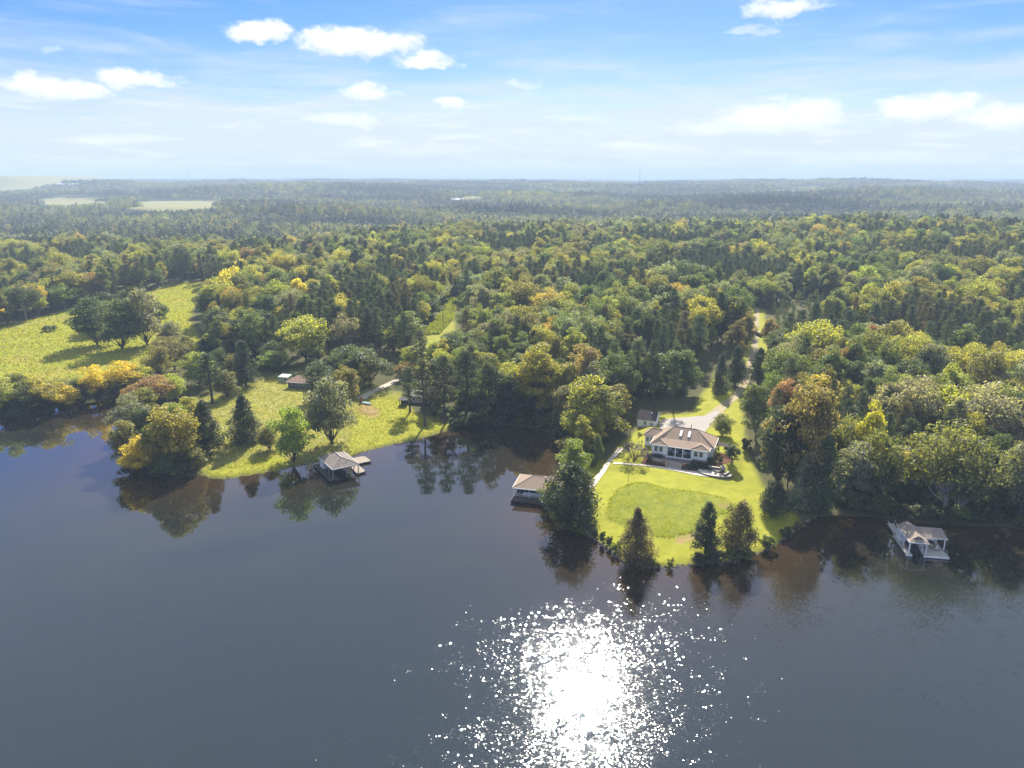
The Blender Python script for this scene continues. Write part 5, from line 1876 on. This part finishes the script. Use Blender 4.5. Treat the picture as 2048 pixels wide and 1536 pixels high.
chair(rbp(5.4, 3.2), ra_ + .4, 'cream chair left on the right boathouse deck', M['cream'])
chair(rbp(7.6, 2.9), ra_ - .5, 'cream chair right on the right boathouse deck', M['cream'])
so = empty('outdoor_sofa', rbp(6.6, 5.2), ra_)
tag(so, 'cream cushioned sofa under the right boathouse roof', 'sofa')
MB().box(-1.0, 1.0, -.4, .4, .12, .45).build('seat', M['cream'], so)
MB().box(-1.0, 1.0, .28, .45, .45, .95).build('backrest', M['darkfabric'], so)
for s_ in (-1, 1):
    MB().box(s_ * 1.0 - .1, s_ * 1.0 + .1, -.4, .45, .05, .62).build('armrest', M['darkfabric'], so)
tb = empty('coffee_table', rbp(6.5, 3.9), ra_)
tag(tb, 'small dark table between the cream boathouse seats', 'table')
MB().box(-.4, .4, -.3, .3, .38, .44).build('tabletop', M['yellow'], tb)
for s_ in (-.3, .3):
    MB().box(s_ - .04, s_ + .04, -.22, .22, 0, .38).build('leg', M['darkmetal'], tb)
ldr = empty('swim_ladder', rbp(9.3, 1.2), ra_)
tag(ldr, 'metal swim ladder at the right edge of the boathouse deck', 'ladder')
for s_ in (-.25, .25):
    MB().tube((.0, s_, -1.0), (.0, s_, .8), .035, .035, 6).tube((.0, s_, .8), (-.35, s_, .75), .035, .035, 6).build('side_rail', M['metal'], ldr)
for k in range(4):
    MB().tube((0, -.25, -.8 + k * .28), (0, .25, -.8 + k * .28), .025, .025, 6).build('rung', M['metal'], ldr)
gk = empty('gangway', rbp(.9, 9.6, .5), ra_)
tag(gk, 'white gangway linking the right boathouse to the shore', 'gangway')
MB().slab([(-.8, 0, .1), (.8, 0, .1), (.8, 5.5, .35), (-.8, 5.5, .35)], .2).build('walkway', M['palecomposite'], gk)
for s_ in (-.78, .78):
    MB().tube((s_, 0, .9), (s_, 5.5, 1.1), .04, .04, 5).build('handrail', M['trim'], gk)
# small runabout in the slip
bt_ = empty('fishing_boat', rbp(2.2, 3.6, .25), ra_)
tag(bt_, 'dark covered boat in the slip of the right boathouse', 'boat')
hull = [(-.85, -2.2), (.85, -2.2), (.95, .5), (.6, 2.0), (0, 2.7), (-.6, 2.0), (-.95, .5)]
MB().prism([(a * .75, b_ * .95) for a, b_ in hull], -.25, .1).prism(hull, .1, .55).build('hull', M['darkmetal'], bt_)
MB().prism([(a * .9, b_ * .9) for a, b_ in hull], .55, .72).build('cover', M['darkfabric'], bt_)
MB().box(-.2, .2, -2.6, -2.2, -.1, .8).build('outboard_motor', M['darkmetal'], bt_)

# ---- cottage, shed and things on the peninsula
x, y, z = gnd(598, 777)
ct = empty('cottage', (x, y, z), R(-14))
tag(ct, 'low dark cottage with faded red hipped roof on the peninsula', 'house')
MB().box(-4.6, 4.6, 0, 6.5, -1, 2.5).build('wall', M['darkwall'], ct)
hip_roof(ct, -5.2, 5.2, -.6, 7.1, 2.5, 4.3, -2.2, 2.2, M['redroof'], None)
for u0 in (-2.9, -.8, 2.4):
    window(ct, u0, 0, .9, 1.0, 1.0)
window(ct, .8, 0, .1, .9, 2.0, 'front', 1, 'door')
MB().box(-3.4, -2.8, 3.4, 4.0, 3.2, 4.9).build('chimney', M['stone'], ct)
x, y, z = gnd(567, 764)
sh = empty('garden_shed', (x, y, z), R(-14))
tag(sh, 'tiny pale shed with flat green-white roof left of the cottage', 'shed')
MB().box(-1.9, 1.9, 0, 2.8, -1, 2.0).build('wall', M['greenroof'], sh)
MB().slab([(-2.2, -.3, 2.05), (2.2, -.3, 2.05), (2.2, 3.1, 2.45), (-2.2, 3.1, 2.45)], .12).build('roof', M['greenroof'], sh)
window(sh, .9, 0, .0, .8, 1.8, 'front', 1, 'door')
window(sh, -.8, 0, .8, .8, .7)
x, y, z = gnd(840, 806)
pk = empty('cabin', (x, y, z), R(-8))
tag(pk, 'pink-white cabin half hidden behind the bay pines', 'cabin')
MB().box(-3.6, 3.6, 0, 5, -1, 2.7).build('wall', M['pinkwall'], pk)
MB().slab([(-4, -.5, 2.6), (4, -.5, 2.6), (4, 2.5, 4.1), (-4, 2.5, 4.1)], .12).slab([(-4, 2.5, 4.1), (4, 2.5, 4.1), (4, 5.5, 2.6), (-4, 5.5, 2.6)], .12).build('roof', M['palestone'], pk)
for u0 in (-2.2, 1.8):
    window(pk, u0, 0, 1.0, 1.0, 1.1)
x, y, z = gnd(806, 812)
ln = empty('lean_to', (x, y, z), R(-8))
tag(ln, 'dark open lean-to at the lawn edge by the bay pines', 'shelter')
for sx_ in (-1.3, 1.3):
    for sy_ in (0, 2.2):
        MB().box(sx_ - .08, sx_ + .08, sy_ - .08, sy_ + .08, -.3, 2.2).build('post', M['pile'], ln)
MB().slab([(-1.6, -.3, 2.2), (1.6, -.3, 2.2), (1.6, 2.6, 2.6), (-1.6, 2.6, 2.6)], .1).build('roof', M['darkwall'], ln)
MB().box(-1.3, 1.3, 2.1, 2.2, 0, 2.3).build('back_wall', M['darkwall'], ln)
x, y, z = gnd(733, 808)
sb = empty('beached_dinghy', (x, y, z), R(-25))
tag(sb, 'white and teal dinghy lying on the lawn near the lane', 'boat')
hl = [(-1.7, -.6), (.8, -.65), (1.5, -.4), (2.0, 0), (1.5, .4), (.8, .65), (-1.7, .6)]
MB().prism([(a * .92, b_ * .7) for a, b_ in hl], 0, .25).prism(hl, .25, .55).build('hull', M['hull'], sb)
MB().prism([(a * .85, b_ * .75) for a, b_ in hl], .55, .6).build('cockpit', M['blue'], sb)
MB().box(-.5, -.2, -.5, .5, .6, .68).build('thwart', M['hull'], sb)
x, y, z = gnd(723, 806)
ps = empty('rusty_tank', (x, y, z))
tag(ps, 'upright rusty orange tank beside the beached dinghy', 'tank')
MB().tube((0, 0, -.1), (0, 0, 2.1), .42, .42, 12).build('tank_body', M['rust'], ps)
MB().tube((0, 0, 2.1), (0, 0, 2.35), .42, .15, 12).build('tank_top', M['rust'], ps)
MB().tube((0, 0, 2.35), (0, 0, 2.6), .06, .06, 8).build('valve', M['darkmetal'], ps)

# ---- young staked tree on the lawn
x, y, z = gnd(1256, 962)
yt = empty('young_tree', (x, y, z))
tag(yt, 'thin nearly bare young tree alone on the mown lawn', 'tree')
mb = MB()
mb.tube((0, 0, -.2), (.05, 0, 3.6), .06, .02, 6)
for k in range(9):
    a, z0 = k * 2.4, 1.6 + k * .22
    mb.tube((0, 0, z0), (.5 * math.cos(a), .5 * math.sin(a), z0 + .5), .02, .008, 4)
mb.build('trunk', M['bark'], yt)
n = 60
c = np.stack([rng.uniform(-.6, .6, n), rng.uniform(-.6, .6, n), rng.uniform(1.7, 3.9, n)], 1)
V, Q, vv = leaf_quads(c, rng.randn(n, 3), .16)
o = obj('crown', fast_mesh('crown', V, Q, [M['leaf']], {'leafvar': ('FLOAT', vv)}), yt)
o['tint'] = [.12, .12, .04]

# ---- vehicle parked on the upper track
x, y, z = gnd(1519, 672)
cr_ = empty('parked_truck', (x, y, z + .1), R(100))
tag(cr_, 'dark pickup truck with pale roof parked beside the upper track', 'truck')
MB().box(-2.6, 2.6, -.95, .95, .45, 1.05).box(-2.6, -.6, -.95, -.87, 1.05, 1.3).box(-2.6, -.6, .87, .95, 1.05, 1.3).box(-2.6, -2.52, -.87, .87, 1.05, 1.3).build('body', M['darkmetal'], cr_)
MB().add([(-.6, -.9, 1.05), (1.5, -.9, 1.05), (1.5, .9, 1.05), (-.6, .9, 1.05), (-.4, -.72, 1.75), (.8, -.72, 1.75), (.8, .72, 1.75), (-.4, .72, 1.75)],
         [(0, 1, 5, 4), (1, 2, 6, 5), (2, 3, 7, 6), (3, 0, 4, 7)]).build('cab_window', M['glass'], cr_)
MB().box(-.45, .85, -.75, .75, 1.75, 1.82).build('cab_roof', M['hull'], cr_)
for sx_ in (-1.7, 1.6):
    for sy_ in (-.9, .9):
        wh = MB().tube((sx_, sy_ - .12, .38), (sx_, sy_ + .12, .38), .38, .38, 14).build('wheel', M['darkmetal'], cr_)
        MB().tube((sx_, sy_ - .125, .38), (sx_, sy_ + .125, .38), .2, .2, 10).build('rim', M['metal'], wh)
for sy_ in (-.65, .65):
    MB().box(2.59, 2.63, sy_ - .2, sy_ + .2, .75, .95).build('headlight', M['hull'], cr_)


# ---- power lines
def pole(px, py, h, label):
    x, y, z = gnd(px, py)
    e = empty('utility_pole', (x, y, z))
    tag(e, label, 'utility pole', 'utility poles')
    MB().tube((0, 0, -.5), (0, 0, h), .16, .11, 8).build('mast', M['pole'], e)
    MB().box(-1.1, 1.1, -.06, .06, h - .7, h - .55).build('crossarm', M['pole'], e)
    for s_ in (-1, 0, 1):
        MB().tube((s_ * .95, 0, h - .55 if s_ else h), (s_ * .95, 0, h - .3 if s_ else h + .25), .05, .04, 6).build('insulator', M['metal'], e)
    return Vector((x, y, z + h))


def wire(a, b_, off, label, sag=2.0):
    mb_ = MB()
    N = 14
    pr = None
    dirv_ = (b_ - a).normalized()
    sd = Vector((1, 0, 0)) * off
    for k in range(N + 1):
        f = k / N
        p = a.lerp(b_, f) + sd - Vector((0, 0, sag * 4 * f * (1 - f) + (.3 if off else -.25)))
        if pr is not None:
            mb_.tube(pr, p, .05, .05, 4)
        pr = p
    tag(mb_.build('power_cable', M['wire'], None), label, 'cable', 'overhead power cables')


p1 = pole(905, 622, 15.5, 'tall utility pole at the upper end of the power line clearing')
p2 = pole(886, 655, 11.5, 'utility pole in the middle of the power line clearing')
p3 = pole(828, 668, 10.5, 'utility pole at the lower left end of the power line clearing')
wire(p1, p3, -.95, 'upper cable sagging across the power line clearing')
wire(p1, p3, .95, 'lower cable sagging across the power line clearing')
p4 = pole(28, 540, 16, 'utility pole above the woods at the left edge')
p5 = Vector((p4.x - 90, p4.y - 110, p4.z - 6))
wire(p4, p5, -.95, 'upper cable running out of the left edge')
wire(p4, p5, .95, 'lower cable running out of the left edge')


# ---- radio masts on the skyline
TOP = [150.0]


def mast(px, base_py, top_py, dist, label):
    x = (px - 1024) / F * (dist * cp + (HCAM - 40) * sp)
    z0 = hz(x, dist)
    lo, hi = 10., 400.
    for _ in range(30):
        m_ = (lo + hi) / 2
        if proj(x, dist, z0 + m_)[1] > top_py:
            lo = m_
        else:
            hi = m_
    h = lo
    TOP.append(z0 + h + 10)
    e = empty('radio_mast', (x, dist, z0))
    tag(e, label, 'radio mast', 'radio masts')
    mb_ = MB()
    w = 2.2
    cs = [(w * math.cos(a), w * math.sin(a)) for a in (0, 2.094, 4.189)]
    for c in cs:
        mb_.tube((*c, 0), (*c, h), .8, .6, 4)
    n = int(h / 6)
    for k in range(n):
        z = k * h / n
        for i in range(3):
            mb_.tube((*cs[i], z), (*cs[(i + 1) % 3], z + h / n), .4, .4, 3)
    mb_.build('lattice', M['tower'], e)
    MB().tube((0, 0, h), (0, 0, h + 8), .3, .15, 5).build('antenna', M['tower'], e)
    g = MB()
    for a in (0.3, 2.4, 4.5):
        g.tube((0, 0, h * .9), (h * .45 * math.cos(a), h * .45 * math.sin(a), 0), .08, .08, 3)
    g.build('guy_wires', M['wire'], e)


mast(1278.5, 374, 339, 4600, 'taller thin radio mast on the right skyline')
mast(378, 354, 331, 6900, 'faint radio mast on the left skyline')


# ---- far white buildings
def far_building(px, py, dist, w, d, h, label, m=M['warehouse']):
    x = (px - 1024) / F * (dist * cp + (HCAM - 40) * sp)
    # height at which the building's foot shows at py
    z = hz(x, dist)
    e = empty('warehouse', (x, dist, z), R(random.Random(int(px)).uniform(-8, 8)))
    tag(e, label, 'warehouse', 'far white buildings')
    MB().box(-w / 2, w / 2, -d / 2, d / 2, -6, h).build('wall', m, e)
    MB().slab([(-w / 2 - .5, -d / 2 - .5, h), (w / 2 + .5, -d / 2 - .5, h), (w / 2 + .5, 0, h + 3), (-w / 2 - .5, 0, h + 3)], .3).slab(
        [(-w / 2 - .5, 0, h + 3), (w / 2 + .5, 0, h + 3), (w / 2 + .5, d / 2 + .5, h), (-w / 2 - .5, d / 2 + .5, h)], .3).build('roof', m, e)
    for k in range(4):
        MB().box(-w / 2 + w * (k + .5) / 4 - 2, -w / 2 + w * (k + .5) / 4 + 2, -d / 2 - .15, -d / 2 - .02, -1, h * .6).build('door', M['darkwall'], e)


for px_, py_, dist, w, d, h, lb_ in ((140, 374, 3200, 90, 40, 14, 'long white warehouse below the landfill hill'), (12, 379, 3000, 60, 30, 16, 'white building at the left edge below the landfill'),
                                     (1275, 375, 4500, 95, 40, 20, 'low white building at the foot of the right radio mast'), (1445, 372, 5600, 110, 50, 22, 'far white building left of the pale far field'),
                                     (1482, 374, 5200, 80, 40, 20, 'smaller white building beside the pale far field'), (1655, 376, 4900, 60, 40, 18, 'white barn at the right end of the pale far field'),
                                     (915, 393, 2200, 34, 16, 9, 'white-roofed barn beside the tan far field'), (962, 396, 2150, 22, 14, 8, 'small barn at the right end of the tan far field')):
    far_building(px_, py_, dist, w, d, h, lb_)

# ------------------------------------------------------------------ stones along the shore and rough grass
V, Fc = [], []
rv = MB()
ico = [(0, 0, 1), (.9, 0, .4), (.28, .85, .4), (-.72, .53, .4), (-.72, -.53, .4), (.28, -.85, .4), (.72, .53, -.4), (-.28, .85, -.4), (-.9, 0, -.4), (-.28, -.85, -.4), (.72, -.53, -.4), (0, 0, -1)]
icf = [(0, 1, 2), (0, 2, 3), (0, 3, 4), (0, 4, 5), (0, 5, 1), (1, 6, 2), (2, 7, 3), (3, 8, 4), (4, 9, 5), (5, 10, 1), (6, 7, 2), (7, 8, 3), (8, 9, 4), (9, 10, 5), (10, 6, 1), (11, 7, 6), (11, 8, 7), (11, 9, 8), (11, 10, 9), (11, 6, 10)]
for i in range(len(_S) - 1):
    a, b_ = _S[i], _S[i + 1]
    px_, py_ = proj(a[0], a[1], 0)
    if not (250 < px_ < 1700):
        continue
    lawnshore = 1170 < px_ < 1620 and py_ > 1040
    n = int(math.dist(a, b_) * (3.2 if lawnshore else 1.0))
    for k in range(n):
        f = rng.rand()
        s_ = rng.uniform(.10, .34) * (1.15 if lawnshore else .8)
        c = (a[0] + (b_[0] - a[0]) * f + rng.randn() * .3, a[1] + (b_[1] - a[1]) * f + rng.randn() * .3, rng.uniform(-.05, .18))
        q = rng.uniform(.7, 1.3, 3)
        rv.add([(c[0] + v[0] * s_ * q[0] * rng.uniform(.8, 1.2), c[1] + v[1] * s_ * q[1], c[2] + v[2] * s_ * .7 * q[2]) for v in ico], icf)
tag(rv.build('shore_rocks', M['rock']), 'small grey rocks scattered along the waterline', 'rocks', None, 'stuff')


def tufts(name, poly, n, hgt, tint_, label, yr=(100, 520), wd=.5):
    got = []
    xs_ = [p[0] for p in poly]
    ys2 = [p[1] for p in poly]
    corners = [gnd(*p)[:2] for p in poly]
    bx0, bx1 = min(c[0] for c in corners), max(c[0] for c in corners)
    by0, by1 = min(c[1] for c in corners), max(c[1] for c in corners)
    X_ = rng.uniform(bx0, bx1, n * 4)
    Y_ = rng.uniform(by0, by1, n * 4)
    Z_ = grid(GH, X_, Y_)
    a, b_ = proj(X_, Y_, Z_)
    k = np.nonzero(inpoly(a, b_, poly) & (grid(GS, X_, Y_) > .4) & (Y_ < yr[1]))[0][:n]
    C = np.stack([X_[k], Y_[k], Z_[k]], 1)
    cl = .5 * wob(C[:, 0], C[:, 1], 5, 2) * wob(C[:, 0], C[:, 1], 13, 1) + .35 * rng.randn(len(C))
    cl = cl + .45 * wob(C[:, 0], C[:, 1], 26, 3)
    h = hgt * rng.uniform(.5, 1.25, len(C)) * (1 + .35 * cl)
    V, lv = [], []
    for q in range(3):
        th = rng.uniform(0, 6.28, len(C))
        d = np.stack([np.cos(th), np.sin(th), np.zeros(len(C))], 1)
        off = rng.randn(len(C), 3) * np.array([.2, .2, 0])
        lean = np.stack([-.35 * h + rng.randn(len(C)) * .2 * h, .2 * h + rng.randn(len(C)) * .2 * h, h], 1)
        V.append(np.stack([C + off - d * wd * .5, C + off + d * wd * .5, C + off + lean], 1))
        lv.append(np.clip(.5 + .25 * cl + rng.randn(len(C)) * .2, 0, 1))
    V = np.concatenate(V).reshape(-1, 3)
    me = fast_mesh(name, V, np.arange(len(V)).reshape(-1, 3), [M['leaf']], {'leafvar': ('FLOAT', np.repeat(np.concatenate(lv), 3))})
    o = obj(name, me)
    o['tint'] = tint_
    return tag(o, label, 'grass', None, 'stuff')


tufts('meadow_grass', K_MEADOW, 11000, .45, [.235, .25, .03], 'tall unmown grass on the round mound of the lawn', wd=.28)
tufts('field_grass', K_FIELD, 15000, .5, [.30, .30, .04], 'rough yellow-green grass of the left field', wd=.55)
tufts('rough_grass', [p for p in K_PEN], 11000, .32, [.28, .27, .06], 'rough grass on the peninsula slope', wd=.3)
tufts('clearing_grass', K_LINE, 3000, 1.2, [.2, .22, .04], 'bright weeds growing under the power line', wd=1.0)

# ------------------------------------------------------------------ the air
hb = MB().box(-60000, 60000, -4000, 60000, min(float(hn.min()), -2.0) - 7.0, max(TOP + [float(hn.max()) + 5]))
haze = hb.build('haze', None)
haze.data.materials.clear()
hm = bpy.data.materials.new('thin_haze')
hm.use_nodes = True
t = NT(hm.node_tree)
for n in list(t.n):
    t.n.remove(n)
pv = t.new('ShaderNodeVolumePrincipled')
pv.inputs['Color'].default_value = (.49, .63, .83, 1)
pv.inputs['Density'].default_value = .0002
pv.inputs['Density Attribute'].default_value = ''
pv.inputs['Anisotropy'].default_value = 0.0
o_ = t.new('ShaderNodeOutputMaterial')
t.l.new(pv.outputs[0], o_.inputs['Volume'])
haze.data.materials.append(hm)
tag(haze, 'thin blue haze over the distant hills', 'haze', None, 'stuff')
